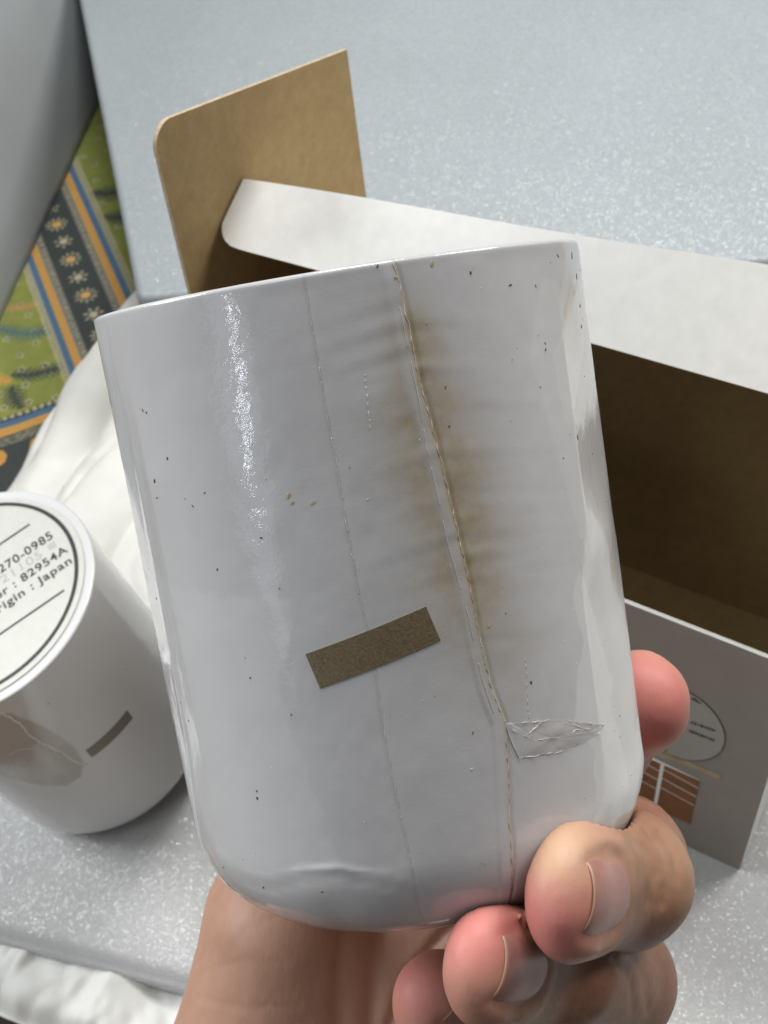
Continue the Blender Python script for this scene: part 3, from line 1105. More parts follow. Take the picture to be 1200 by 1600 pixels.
def build_can_body(root, held, rc):
    fine = np.concatenate([np.arange(-100, -7.5, 0.55), np.arange(-7.5, -2.5, 0.2), np.arange(-2.5, 10.5, 0.5), np.arange(10.5, 23, 0.16), np.arange(23, 100.01, 0.55)]) if held else np.arange(-100, 100.01, 0.8)
    coarse = np.arange(104, 257, 4.0)
    th = np.concatenate([fine, coarse])
    hb = rc * (1 - np.cos(np.linspace(0, np.pi / 2, 22)))
    hm = np.arange(rc + 0.3, CAN_H - 0.55, 0.30 if held else 0.5)
    ht = CAN_H - 0.5 + 0.5 * np.sin(np.linspace(0, np.pi / 2, 7))
    h = np.concatenate([hb, hm, ht])
    TH_, HH = np.meshgrid(th, h, indexing='ij')
    fold = sstep(100, 90, np.abs(np.where(TH_ > 180, TH_ - 360, TH_)))
    P = can_point(TH_, HH, can_relief(TH_, HH, held) * fold * sstep(0, 3, HH) * sstep(CAN_H + .2, CAN_H - 2.0, HH), rc)
    nu, nv = len(th), len(h)
    V = P.reshape(-1, 3)
    F = grid_faces(nu, nv, True)
    rt = V.shape[0]
    V = np.concatenate([V, [[0, 0, CAN_H + 0.0], [0, 0, 0.0]]])
    i = np.arange(nu)
    j = (i + 1) % nu
    cap = np.stack([i * nv + nv - 1, j * nv + nv - 1, np.full(nu, rt)], 1)
    cap2 = np.stack([j * nv, i * nv, np.full(nu, rt + 1)], 1)
    faces = [tuple(f) for f in F] + [tuple(f) for f in cap] + [tuple(f) for f in cap2]
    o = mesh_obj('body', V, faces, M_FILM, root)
    t, hh = TH_.ravel(), HH.ravel()
    stain = np.zeros(len(t))
    tone = np.zeros(len(t))
    if held:
        sx = np.interp(hh, SEAM[::-1, 1], SEAM[::-1, 0])
        dt = (t - sx) * 0.53
        amp = sstep(26, 50, hh) * (1 - sstep(69, 77, hh)) * 0.80 + 0.16 * sstep(18, 30, hh)
        wid = (5.2 + 2.4 * fbm(hh / 3.0, np.zeros_like(hh) + np.sign(dt) * 4, 3, 201)) * (0.5 + 0.5 * sstep(74, 58, hh))
        wid = np.where(dt < 0, wid * 1.0, wid * 1.05)
        g = np.exp(-(np.abs(dt) / wid) ** 2)
        blot = 0.85 + 0.35 * fbm(t / 7.0, hh / 2.2, 4, 203)
        stain = amp * g * blot
        # the doubled film itself stays paler than the stain around it
        lap = sstep(-2.0, -1.5, dt) * (1 - sstep(-0.3, 0.05, dt)) * sstep(30, 45, hh)
        stain *= 1 - 0.55 * lap
        stain += 0.35 * np.exp(-((dt - 0.05) / 0.30) ** 2)
        stain += 0.10 * np.exp(-(((t - np.interp(hh, PERF[::-1, 1], PERF[::-1, 0])) * 0.53) / 0.3) ** 2)
        tone = 0.30 * sstep(-22, -46, t) + 0.55 * sstep(22, 46, t)  # both sides painted paler, as if lit from left and right
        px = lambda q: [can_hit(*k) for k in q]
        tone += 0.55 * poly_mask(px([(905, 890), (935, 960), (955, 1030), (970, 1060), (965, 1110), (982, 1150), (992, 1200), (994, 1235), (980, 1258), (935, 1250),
                                     (930, 1170), (900, 1130), (905, 1050), (915, 1000), (895, 930)]), t, hh, 0.15, 0.5, 401)  # pale reflection painted into the colour at the lower right
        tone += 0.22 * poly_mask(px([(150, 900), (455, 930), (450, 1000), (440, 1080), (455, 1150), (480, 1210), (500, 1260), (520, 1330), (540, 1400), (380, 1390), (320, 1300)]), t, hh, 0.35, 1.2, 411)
        tone += 0.22 * poly_mask(px([(845, 430), (870, 440), (885, 520), (902, 640), (925, 760), (940, 860), (920, 880), (890, 780), (850, 640), (825, 560), (835, 480)]), t, hh, 0.3, 0.5, 421)  # faint band of reflection painted down the right side
        tone += 0.55 * poly_mask(px([(901, 400), (909, 450), (919, 545), (905, 620), (888, 668), (880, 650), (862, 560), (880, 500), (895, 430)]), t, hh, 0.12, 0.2, 431)  # pale diamond: the tuck flap's reflection painted into the colour
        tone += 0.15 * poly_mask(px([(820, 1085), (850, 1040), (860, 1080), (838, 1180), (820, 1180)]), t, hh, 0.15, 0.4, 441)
    if not held:
        tone += 0.95
        patch = poly_mask([(2, 70), (8, 73), (16, 76), (22, 73), (26, 66), (29, 58), (30, 49), (28, 42), (22, 37), (14, 36), (4, 40), (-6, 46), (-10, 60)], t, hh, 0.5, 0.25, 451)  # darker, browner oval; shares the seam's stain channel
        tone -= 0.85 * patch
        stain = 0.36 * patch
    stain = np.clip(np.r_[stain, 0, 0], 0, 1)
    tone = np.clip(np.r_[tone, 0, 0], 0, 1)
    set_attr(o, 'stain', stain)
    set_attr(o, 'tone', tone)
    return o


def strip_patch(root, th0, th1, h00, h01, wd, held, rc):
    """short strip of brown tape lying on the wall; h00,h01 heights of its upper edge at both ends"""
    n, m = 34, 8
    top, bot = [], []
    V = []
    for layer in (0.08, 0.01):
        for i in range(n + 1):
            s = i / n
            for k in range(m + 1):
                q = k / m
                th = th0 + (th1 - th0) * s + (1.9 * q if held else -0.4 * q)
                h = h00 + (h01 - h00) * s - wd * q 
                rel = float(can_relief(np.array(th), np.array(h), held))
                V.append(can_point(th, h, layer + rel, rc))
    F = []
    nn = (n + 1) * (m + 1)
    for i in range(n):
        for k in range(m):
            a = i * (m + 1) + k
            F.append((a, a + 1, a + m + 2, a + m + 1))
            F.append((nn + a, nn + a + m + 1, nn + a + m + 2, nn + a + 1))
    rim = [i * (m + 1) for i in range(n + 1)] + [n * (m + 1) + k for k in range(1, m + 1)] + \
          [i * (m + 1) + m for i in range(n - 1, -1, -1)] + [k for k in range(m - 1, 0, -1)]
    k0, nr = len(V), len(rim)
    V = V + [V[a] for a in rim] + [V[a + nn] for a in rim]
    for i in range(nr):
        j = (i + 1) % nr
        F.append((k0 + i, k0 + j, k0 + nr + j, k0 + nr + i))
    return mesh_obj('tape_strip', V, F, M_TAPE, root)


def on_can(path, lift, held, rc):
    th, h = path[:, 0], path[:, 1]
    return can_point(th, h, can_relief(th, h, held) + lift, rc)


def dashes(path, on, off, rng, jit=0.35):
    P = resample(path * np.array([0.53, 1.0]), 0.12)
    P = P / np.array([0.53, 1.0])
    out, i = [], 0
    while i < len(P) - 3:
        k = int(rng.uniform(*on) / 0.12)
        seg = P[i:i + max(3, k)].copy()
        seg[:, 0] += rng.uniform(-jit, jit)
        out.append(seg)
        i += max(3, k) + int(rng.uniform(*off) / 0.12)
    return out


def specks(root, items, held, rc, name, mat):
    """items: (theta, h, length, width, angle)"""
    V, F = [], []
    rng = random.Random(9)
    for th, h, L, W, a in items:
        L, W = L * 0.8, W * 0.75
        n = 7
        base = len(V)
        ca, sa = math.cos(a), math.sin(a)
        for lay in (0.0, 0.05):
            for k in range(n):
                t = 2 * math.pi * k / n
                x = L * math.cos(t) * rng.uniform(0.7, 1.15)
                y = W * math.sin(t) * rng.uniform(0.7, 1.15)
                dx, dy = x * ca - y * sa, x * sa + y * ca
                tt, hh = th + dx / 0.53, h + dy
                rel = float(can_relief(np.array(tt), np.array(hh), held))
                V.append(can_point(tt, hh, rel + lay, rc))
        F.append(tuple(base + n + k for k in range(n)))
        for k in range(n):
            F.append((base + k, base + (k + 1) % n, base + n + (k + 1) % n, base + n + k))
    return mesh_obj(name, V, F, mat, root, smooth=False, kind='stuff')


def random_specks(n, seed, hmin=10):
    r = random.Random(seed)
    out = []
    for _ in range(n):
        th = r.uniform(-75, 75)
        h = r.uniform(hmin, 77.5)
        L = 0.07 + 0.22 * r.random() ** 4
        out.append((th, h, L, L * r.uniform(0.35, 0.9), r.uniform(0, math.pi)))
    return out


# --- the canister in the hand
Xw, Yw, Zw, Ow = RC @ e1, RC @ (-e2), RC @ ax_cam, to_world(c_cam) * MM
held_m = Matrix([[Xw[0], Yw[0], Zw[0], Ow[0]], [Xw[1], Yw[1], Zw[1], Ow[1]], [Xw[2], Yw[2], Zw[2], Ow[2]], [0, 0, 0, 1]])


def build_held():
    root = empty('wrapped_canister', matrix=held_m)
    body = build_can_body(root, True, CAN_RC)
    strip_patch(root, -18.5, 7.8, 37.8, 41.2, 4.05, True, CAN_RC)
    rng = random.Random(3)
    P = resample(SEAM * np.array([0.53, 1]), 0.25) / np.array([0.53, 1])
    P[:, 0] += 0.22 * np.array([vnoise(h * 1.7, 0.5, 301) for h in P[:, 1]]) + 0.02 * np.array([vnoise(h * 5, 0.5, 302) for h in P[:, 1]])
    rad = 0.05 + 0.03 * np.array([vnoise(h * 2.3, 2.5, 303) for h in P[:, 1]])
    V, F = tube_mesh([on_can(P, 0.035, True, CAN_RC)], [np.clip(rad, 0.035, 0.11)], 7)
    o = mesh_obj('film_seam', V, F, M_SEAM, root)
    o['label'] = 'yellowed film seam running down the front'
    segs = dashes(SEAM2, (3.0, 9.0), (0.6, 3.0), rng, 0.15)
    segs += dashes(np.array([(3.1, 67.1), (2.4, 60.6)]), (0.3, 0.8), (0.15, 0.4), rng, 0.05)
    segs += dashes(np.array([(28.0, 32.7), (26.7, 25.7)]), (0.3, 0.8), (0.15, 0.5), rng, 0.1)
    V, F = tube_mesh([on_can(s, 0.03, True, CAN_RC) for s in segs], [0.022] * len(segs), 5)
    mesh_obj('film_edge', V, F, M_GLINT, root, kind='stuff')
    # perforation line (interrupted by the tape)
    segs = []
    for a, b in ((0, 7), (7, 12)):
        segs += dashes(PERF[a:b], (1.2, 7.0), (0.15, 0.9), rng, 0.12)
    for q in segs:
        q[:, 0] += 0.20 * vnoise(q[:, 1] * 0.8, 0 * q[:, 1] + 0.4, 601) + 0.06 * vnoise(q[:, 1] * 5.0, 0 * q[:, 1] + 3.4, 602)
    segs = [s for s in segs if not (34.8 < s[:, 1].mean() < 39.4)]
    V, F = tube_mesh([on_can(s, 0.008, True, CAN_RC) for s in segs], [0.024 + 0.014 * vnoise(s[:, 1] * 2.2, 0 * s[:, 1], 603) for s in segs], 5)
    mesh_obj('perforation_line', V, F, M_PERF, root, kind='stuff')
    # folded film patch at the lower right: raised triangle with bright folds
    outline = np.array([(20.9, 26.2), (34, 24.6), (50.3, 21.0), (41, 20.6), (32.4, 20.9), (22.9, 21.8), (21.6, 24.0)])
    cen = outline.mean(0)
    V, F = [], []
    nr, rings = len(outline), 5
    dense = resample(np.vstack([outline, outline[:1]]), 0.8)[:-1]
    nr = len(dense)
    for k in range(rings + 1):
        q = k / rings
        for p in dense:
            s = cen + (p - cen) * q
            lift = 0.06 + 0.14 * (1 - q) + 0.12 * vnoise(s[0] / 2.2, s[1] / 1.3, 331) * (1 - q * q)
            V.append(on_can(s[None], lift, True, CAN_RC)[0])
    for k in range(rings):
        for i in range(nr):
            j = (i + 1) % nr
            F.append((k * nr + i, k * nr + j, (k + 1) * nr + j, (k + 1) * nr + i))
    pf = mesh_obj('film_fold', V, F, M_FILM, root)
    set_attr(pf, 'stain', [0.10] * len(V))
    set_attr(pf, 'tone', [0.0] * len(V))
    segs = [resample(np.array(q), 0.4) for q in ([(20.9, 26.2), (34, 24.6), (50.3, 21.0)], [(22.9, 21.8), (32.4, 20.9), (41, 20.6), (50.3, 21.0)],
                                                 [(20.9, 26.2), (22.9, 21.8)], [(25.2, 24.0), (29.5, 25.0)])]
    segs += [resample(np.array(q), 0.4) for q in ([(22.5, 25.2), (27, 23.2), (33, 22.6), (40, 22.4)], [(24.0, 22.6), (28, 24.6)], [(36, 23.8), (44, 21.6)])]
    for q in segs:
        q += 0.10 * np.stack([vnoise(q[:, 0] * 1.6, q[:, 1], 611) * 2, vnoise(q[:, 0] * 1.6, q[:, 1], 612)], 1)
    V, F = tube_mesh([on_can(q, 0.16, True, CAN_RC) for q in segs],
                     [np.clip(0.016 + 0.030 * vnoise(q[:, 0] * 0.9, q[:, 1] * 0.9, 613 + k), 0.006, 0.09) for k, q in enumerate(segs)], 5)
    mesh_obj('fold_edge', V, F, M_GLINT, root)
    dark = [(-52.2, 58.5, 0.36, 0.2, 1.2), (-40.1, 55.4, .32, .08, 2.3), (-36.0, 56.8, .25, .06, .4), (-51.4, 66.8, .32, .09, 1.9), (38.1, 74.0, .36, .12, 0.1),
            (46.3, 66.3, .3, .12, .8), (46.5, 67.0, .2, .08, 2.0), (8.9, 78.0, .35, .12, 1.0), (-36.4, 48.0, .2, .12, .9), (-32.9, 35.3, .2, .12, .3), (-37.3, 20.7, .28, .2, 1.5),
            (-37.0, 21.6, .2, .12, 1.0), (18.9, 64.3, .22, .1, 1.1), (46, 73.5, .25, .07, 1.7), (70, 62, .2, .1, 0), (66, 76.5, .6, .14, 1.3), (68, 74.0, .5, .12, 1.5),
            (57, 76.6, .35, .08, 2.4), (70, 70.5, .3, .16, 1.2), (71, 68.0, .3, .16, 1.4), (55, 55.5, .4, .14, 1.8), (62, 20, .15, .1, 0), (-42, 9, .25, .1, .9), (-25, 9.5, .2, .12, 0.2)]
    dark += random_specks(45, 5)
    specks(root, dark, True, CAN_RC, 'dirt_specks', M_DARK)
    tan = [(-16.3, 55.5, .45, .3, 1.0), (-15.7, 54.7, .3, .25, .4), (-11.5, 54.4, .4, .25, .3), (20.0, 77.4, .4, .25, 1.3), (12.6, 77.6, .35, .22, 1.2), (12.2, 76.6, .3, .2, .5),
           (12.9, 75.4, .3, .15, 1.4), (20.6, 37.5, .35, .22, .5), (18.5, 33.5, .25, .15, 1.4)]
    specks(root, tan, True, CAN_RC, 'tan_crumbs', M_TAN)
    lint = random_specks(70, 8)
    specks(root, [(a, b, c * 0.7, d * 0.4, e) for a, b, c, d, e in lint], True, CAN_RC, 'white_lint', M_GLINT)
    tag(root, 'film wrapped white canister with stained seam and brown tape strip held in the hand', 'canister', 'film wrapped canisters')
    return root


build_held()


# --- the canister standing at the left
def text_obj(body, size, mat, parent, x_right, y, rot, z, squash=1.25, bold=0.0, shear=0.0):
    cu = bpy.data.curves.new('label_text', 'FONT')
    cu.body = body
    cu.size = size * MM
    cu.align_x = 'RIGHT'
    cu.shear = shear
    cu.extrude = 0.02 * MM
    cu.offset = bold * MM
    cu.space_character = 1.12
    tmp = bpy.data.objects.new('label_text', cu)
    COL.objects.link(tmp)
    bpy.context.view_layer.update()
    me = bpy.data.meshes.new_from_object(tmp.evaluated_get(bpy.context.evaluated_depsgraph_get()))
    bpy.data.objects.remove(tmp)
    bpy.data.curves.remove(cu)
    me.materials.clear()
    me.materials.append(mat)
    o = bpy.data.objects.new('label_text', me)
    COL.objects.link(o)
    o.parent = parent
    c, s = math.cos(rot), math.sin(rot)
    loc = Vector(((x_right * c - y * s) * MM, (x_right * s + y * c) * MM, z * MM))
    o.matrix_local = Matrix.Translation(loc) @ Matrix.Rotation(rot, 4, 'Z') @ Matrix.Diagonal((squash, 1, 1, 1))
    return o


def disc(name, r, z0, z1, mat, parent, n=96, rin=None):
    V, F = [], []
    a = np.linspace(0, 2 * math.pi, n + 1)[:-1]
    if rin is None:
        for z in (z0, z1):
            V += [(r * math.cos(t), r * math.sin(t), z) for t in a]
        F.append(tuple(range(n, 2 * n)))
        F.append(tuple(reversed(range(n))))
        for i in range(n):
            j = (i + 1) % n
            F.append((i, j, j + n, i + n))
    else:
        for rr, z in ((rin, z0), (r, z0), (r, z1), (rin, z1)):
            V += [(rr * math.cos(t), rr * math.sin(t), z) for t in a]
        for i in range(n):
            j = (i + 1) % n
            for q in range(4):
                q2 = (q + 1) % 4
                F.append((q * n + i, q * n + j, q2 * n + j, q2 * n + i))
    return mesh_obj(name, V, F, mat, parent, smooth=False)


def build_left():
    b = np.array([-100.232, 184.777, -10.142])
    ax = np.array([math.sin(-.187), math.sin(-.084), 1.0]); ax /= np.linalg.norm(ax)
    X = np.cross([0, 1.0, 0], ax); X /= np.linalg.norm(X)
    Y = np.cross(ax, X)
    o = b * MM
    m = Matrix([[X[0], Y[0], ax[0], o[0]], [X[1], Y[1], ax[1], o[1]], [X[2], Y[2], ax[2], o[2]], [0, 0, 0, 1]])
    root = empty('wrapped_canister', matrix=m)
    rc = 10.0
    build_can_body(root, False, rc)
    strip_patch(root, 32.5, 57.8, 45.6, 45.0, 3.9, False, rc)
    lab = disc('round_label', 28.6, CAN_H + 0.05, CAN_H + 0.35, M_LABEL, root)
    z = CAN_H + 0.38
    disc('label_ring', 27.2, z - 0.02, z + 0.03, M_INK, lab, rin=26.2)
    rot = math.radians(32)
    c, s = math.cos(rot), math.sin(rot)

    def rule(x0, x1, y):
        V = []
        for zz in (z - 0.02, z + 0.03):
            for x, yy in ((x0, y - 0.28), (x1, y - 0.28), (x1, y + 0.28), (x0, y + 0.28)):
                V.append((x * c - yy * s, x * s + yy * c, zz))
        mesh_obj('label_rule', V, [(4, 5, 6, 7), (3, 2, 1, 0), (0, 1, 5, 4), (1, 2, 6, 5), (2, 3, 7, 6), (3, 0, 4, 7)], M_INK, lab, smooth=False)

    rule(-20.3, 20.3, 9.4)
    rule(-19.3, 19.3, -14.6)
    text_obj('5270-0985', 3.7, M_INK, lab, 23.6, 1.2, rot, z, 0.95, 0.06)
    text_obj('21105 \u2261', 3.6, M_FADED, lab, 23.3, -2.0, rot, z, 1.15, 0.03)
    text_obj('Number : 82954A', 3.4, M_INK, lab, 24.6, -5.2, rot, z, 1.06, 0.06)
    text_obj('Origin : Japan', 3.4, M_INK, lab, 24.3, -8.9, rot, z, 1.12, 0.06)
    crack = np.array([(14, 77), (19.7, 75.0), (21.7, 68.3), (20.6, 62), (21.4, 58.1), (24.6, 50.7), (25.3, 44.7), (28, 40)])
    cr2 = np.array([(21.4, 58.1), (17, 57), (12, 58.5), (6, 57.5)])
    cr3 = np.array([(23.4, 53.0), (21.5, 50.5), (22.8, 48.5)])
    rng = random.Random(21)
    paths = []
    for p in (crack, cr2, cr3):
        q = resample(p, 0.5)
        q[:, 0] += [rng.uniform(-.4, .4) for _ in q]
        paths.append(on_can(q, 0.03, False, rc))
    V, F = tube_mesh(paths, [0.20, 0.14, 0.12], 5)
    k = mesh_obj('film_crinkle', V, F, M_GLINT, root)
    specks(root, random_specks(40, 33), False, rc, 'dirt_specks', M_DARK)
    tag(root, 'film wrapped white canister standing on the foam with a round printed label on top', 'canister', 'film wrapped canisters')


build_left()


# ------------------------------------------------------------------ the hand
def seg_sdf(P, a, b, ra, rb):
    ab = b - a
    L2 = ab @ ab
    t = np.clip(((P[0] - a[0]) * ab[0] + (P[1] - a[1]) * ab[1] + (P[2] - a[2]) * ab[2]) / L2, 0, 1)
    dx = P[0] - a[0] - t * ab[0]
    dy = P[1] - a[1] - t * ab[1]
    dz = P[2] - a[2] - t * ab[2]
    return np.sqrt(dx * dx + dy * dy + dz * dz) - (ra + (rb - ra) * t)


def smin(a, b, k):
    h = np.clip(k - np.abs(a - b), 0, None) / k
    return np.minimum(a, b) - h * h * k * 0.25


def nets(val, org, vox):
    """naive surface nets"""
    nx, ny, nz = val.shape
    neg = val < 0
    cs = [(i, j, k) for i in (0, 1) for j in (0, 1) for k in (0, 1)]
    cnt = np.zeros((nx - 1, ny - 1, nz - 1), np.int8)
    for i, j, k in cs:
        cnt += neg[i:nx - 1 + i, j:ny - 1 + j, k:nz - 1 + k]
    act = (cnt > 0) & (cnt < 8)
    idx = np.argwhere(act)
    ids = np.full(act.shape, -1, np.int32)
    ids[act] = np.arange(len(idx))
    corner = {c: val[idx[:, 0] + c[0], idx[:, 1] + c[1], idx[:, 2] + c[2]] for c in cs}
    acc = np.zeros((len(idx), 3))
    num = np.zeros(len(idx))
    for c in cs:
        for ax in range(3):
            if c[ax] == 0:
                d = list(c); d[ax] = 1; d = tuple(d)
                va, vb = corner[c], corner[d]
                m = (va < 0) != (vb < 0)
                t = np.where(m, va / np.where(m, va - vb, 1), 0)
                p = np.array(c, float)[None] + np.eye(3)[ax][None] * t[:, None]
                acc += p * m[:, None]
                num += m
    V = org + vox * (idx + acc / num[:, None])
    quads = []
    for ax in range(3):
        a1, a2 = (ax + 1) % 3, (ax + 2) % 3
        sl = [slice(None)] * 3
        s2 = [slice(None)] * 3
        sl[ax] = slice(0, -1)
        s2[ax] = slice(1, None)
        ch = neg[tuple(sl)] != neg[tuple(s2)]
        q = np.argwhere(ch)
        ok = (q[:, a1] > 0) & (q[:, a2] > 0) & (q[:, a1] < val.shape[a1] - 1) & (q[:, a2] < val.shape[a2] - 1)
        q = q[ok]
        flip = neg[q[:, 0], q[:, 1], q[:, 2]]
        f = []
        for o1, o2 in ((0, 0), (1, 0), (1, 1), (0, 1)):
            r = q.copy()
            r[:, a1] -= 1 - o1
            r[:, a2] -= 1 - o2
            f.append(ids[r[:, 0], r[:, 1], r[:, 2]])
        f = np.stack(f, 1)
        f[~flip] = f[~flip][:, ::-1]
        quads.append(f)
    return V, np.concatenate(quads)


def unit(v):
    return v / np.linalg.norm(v)


FINGERS = {
    # name: list of (px, py, depth mm, radius mm) from knuckle to tip centre
    'index': [(760, 1190, 220, 10.5), (905, 1215, 214, 9.3), (940, 1140, 205, 8.4), (1008, 1093, 186, 7.0)],
    'middle': [(830, 1300, 216, 10.5), (968, 1345, 184, 9.2), (985, 1376, 166, 8.2), (897, 1393, 147, 7.7)],
    'ring': [(820, 1430, 212, 10.3), (955, 1532, 186, 8.9), (882, 1508, 166, 7.7), (768, 1503, 148, 7.1)],
    'little': [(790, 1560, 206, 9.5), (860, 1690, 192, 7.6), (770, 1640, 178, 6.6), (684, 1562, 170, 6.0)],
    'thumb': [(395, 1760, 206, 13.0), (452, 1420, 212, 11.8), (510, 1170, 219, 9.8), (540, 1010, 216, 8.6)],
}
NAILS = {
    # dorsal direction in camera space, width half-angle, length
    'middle': ((0.85, 0.0, 0.53), 46, 11.0),
    'ring': ((0.82, -0.02, 0.57), 46, 10.3),
    'index': ((0.86, 0.22, -0.42), 40, 9.5),
    'little': ((0.85, -0.45, 0.10), 45, 7.5),
    'thumb': ((0.10, 0.10, -1.0), 45, 12.0),
}


def nail_frame(name):
    ch = FINGERS[name]
    T = cam_pt(*ch[-1][:3])
    D = cam_pt(*ch[-2][:3])
    a = unit(T - D)
    n = np.array(NAILS[name][0], float)
    n = unit(n - a * (n @ a))
    s = np.cross(a, n)
    r = ch[-1][3]
    q1 = {'middle': 0.58, 'ring': 0.58, 'index': 0.30, 'little': 0.3, 'thumb': 0.4}[name] * r
    return T, a, n, s, r, q1, q1 - NAILS[name][2], math.radians(NAILS[name][1])


KAPPA = {'index': 0.86, 'middle': 0.62, 'ring': 0.64, 'little': 0.86, 'thumb': 0.8}


def nail_rho(r, phi, q, pm):
    return r * 0.985 - 1.0 * (phi / pm) ** 2 - 0.052 * np.clip(q, 0, None) ** 2 + 0.035 * np.clip(-q, 0, None)


def build_hand():
    vox = 0.62
    lo = np.array([-78.0, -132.0, -246.0]); hi = np.array([52.0, -17.0, -126.0])
    n = ((hi - lo) / vox).astype(int)
    gx = (lo[0] + vox * np.arange(n[0])).astype(np.float32)[:, None, None]
    gy = (lo[1] + vox * np.arange(n[1])).astype(np.float32)[None, :, None]
    gz = (lo[2] + vox * np.arange(n[2])).astype(np.float32)[None, None, :]
    P = (gx, gy, gz)
    pt = lambda q: cam_pt(*q[:3]).astype(np.float32)
    # palm and wrist
    wrist = (300, 1960, 210, 22.0)
    heel = (520, 1790, 208, 21.0)
    palm = seg_sdf(P, cam_pt(180, 2300, 214), pt(wrist), 24.0, 21.0)
    palm = smin(palm, seg_sdf(P, pt(wrist), pt(heel), 21.0, 18.0), 12)
    for name in ('index', 'middle', 'ring', 'little'):
        mcp = FINGERS[name][0]
        palm = smin(palm, seg_sdf(P, pt((430, 1760, 210)), pt(mcp), 15.5, mcp[3] + 0.8), 9)
    # thenar and hypothenar mounds
    palm = smin(palm, seg_sdf(P, cam_pt(425, 1700, 205), cam_pt(448, 1470, 204), 15.0, 12.0), 8)
    palm = smin(palm, seg_sdf(P, cam_pt(690, 1800, 203), cam_pt(760, 1620, 204), 13.5, 10.0), 8)
    total = None
    for name, ch in FINGERS.items():
        f = None
        T, a, nn, s, r, q1, q0, pm = nail_frame(name)
        kp = KAPPA[name]
        for A, B in zip(ch[:-2], ch[1:-1]):
            d = seg_sdf(P, pt(A), pt(B), A[3], B[3])
            f = d if f is None else smin(f, d, 2.2)
        # last joint: flattened section, wider than thick
        rel = [P[i] - np.float32(T[i]) for i in range(3)]
        dn = (rel[0] * nn[0] + rel[1] * nn[1] + rel[2] * nn[2]) * np.float32(1 / kp - 1)
        Q = [rel[i] + dn * np.float32(nn[i]) for i in range(3)]
        D = pt(ch[-2]) - T
        D = D + nn * (D @ nn) * (1 / kp - 1)
        f = smin(f, seg_sdf(Q, D.astype(np.float32), np.zeros(3, np.float32), ch[-2][3], r) * np.float32(0.85), 3.0)
        pulp = -nn * 0.12 * r - a * 0.1 * r
        f = smin(f, seg_sdf(Q, (pulp - a * 0.6 * r).astype(np.float32), pulp.astype(np.float32), r * 0.95, r * 0.93) * np.float32(0.85), 2.5)
        # nail bed: cut the skin back to the nail surface inside the nail outline
        rx, ry, rz_ = P[0] - T[0], P[1] - T[1], P[2] - T[2]
        box = (np.abs(rx) < 16) & (np.abs(ry) < 16) & (np.abs(rz_) < 16)
        w = np.argwhere(box)
        if len(w):
            pts = np.stack([gx[w[:, 0], 0, 0] - T[0], gy[0, w[:, 1], 0] - T[1], gz[0, 0, w[:, 2]] - T[2]], 1)
            q = pts @ a
            pn, ps = pts @ nn / kp, pts @ s
            rad = np.hypot(pn, ps)
            phi = np.arctan2(ps, pn)
            pmq = pm * np.sqrt(np.clip((q - q0) / 4.6, 0, 1))
            inside = (np.abs(phi) < pmq) & (q > q0) & (q < q1 + 0.6)
            rho = nail_rho(r, phi, q, pm)
            fv = f[w[:, 0], w[:, 1], w[:, 2]]
            # skin swells slightly round the nail
            edge = np.exp(-((np.abs(phi) - pm) / 0.16) ** 2) * sstep(q0 - 2, q0 + 1, q) * (1 - sstep(q1 - 4, q1 - 0.5, q)) * (1 - sstep(1.2 * r, 1.6 * r, rad))
            edge2 = np.exp(-((q - q0 + 0.7) / 0.9) ** 2) * (1 - sstep(0.6 * pm, 1.2 * pm, np.abs(phi)))
            fv = fv - 0.32 * edge - 0.25 * edge2
            fv = np.where(inside, np.maximum(fv, np.minimum((rad - rho) * kp, fv + 0.75)), fv)
            f[w[:, 0], w[:, 1], w[:, 2]] = fv
        f = smin(f, palm, 6.0) if name != 'thumb' else smin(f, palm, 9.0)
        total = f if total is None else np.minimum(total, f)
    # the canister presses into the skin: nothing of the hand inside it
    rel = [P[i] - np.float32(c_cam[i]) for i in range(3)]
    hax = rel[0] * ax_cam[0] + rel[1] * ax_cam[1] + rel[2] * ax_cam[2]
    d2 = rel[0] ** 2 + rel[1] ** 2 + rel[2] ** 2 - hax ** 2
    rad = np.sqrt(np.clip(d2, 0, None))
    rc = CAN_RC
    qx = rad - (CAN_RB - rc + 0.15) - (CAN_R - CAN_RB) * np.clip(hax, 0, None) / CAN_H
    qy = np.maximum(rc - 0.15 - hax, 0)
    can = np.sqrt(np.maximum(qx, 0) ** 2 + qy ** 2) + np.minimum(qx, 0) * (qy <= 0) - rc
    total = np.maximum(total, -(can - 0.05))
    V, F = nets(total, lo, vox)
    # relax the voxel ripple
    E = np.concatenate([F[:, [0, 1]], F[:, [1, 2]], F[:, [2, 3]], F[:, [3, 0]]])
    for _ in range(3):
        s = np.zeros_like(V)
        c = np.zeros(len(V))
        for k in range(3):
            s[:, k] = np.bincount(E[:, 0], V[E[:, 1], k], len(V)) + np.bincount(E[:, 1], V[E[:, 0], k], len(V))
        c = np.bincount(E[:, 0], minlength=len(V)) + np.bincount(E[:, 1], minlength=len(V))
        V = 0.45 * V + 0.55 * s / c[:, None]
    # skin folds: press the surface in along drawn creases where it faces the lens
    fn = np.cross(V[F[:, 2]] - V[F[:, 0]], V[F[:, 3]] - V[F[:, 1]])
    vn = np.zeros_like(V)
    for k in range(3):
        for c in range(4):
            vn[:, k] += np.bincount(F[:, c], fn[:, k], len(V))
    vn /= np.linalg.norm(vn, axis=1)[:, None] + 1e-9
    pxv = np.stack([600 - FPX * V[:, 0] / V[:, 2], 800 + FPX * V[:, 1] / V[:, 2]], 1)
    dep = -V[:, 2]
    face = np.clip(-(V * vn).sum(1) / np.linalg.norm(V, axis=1) * 3, 0, 1)

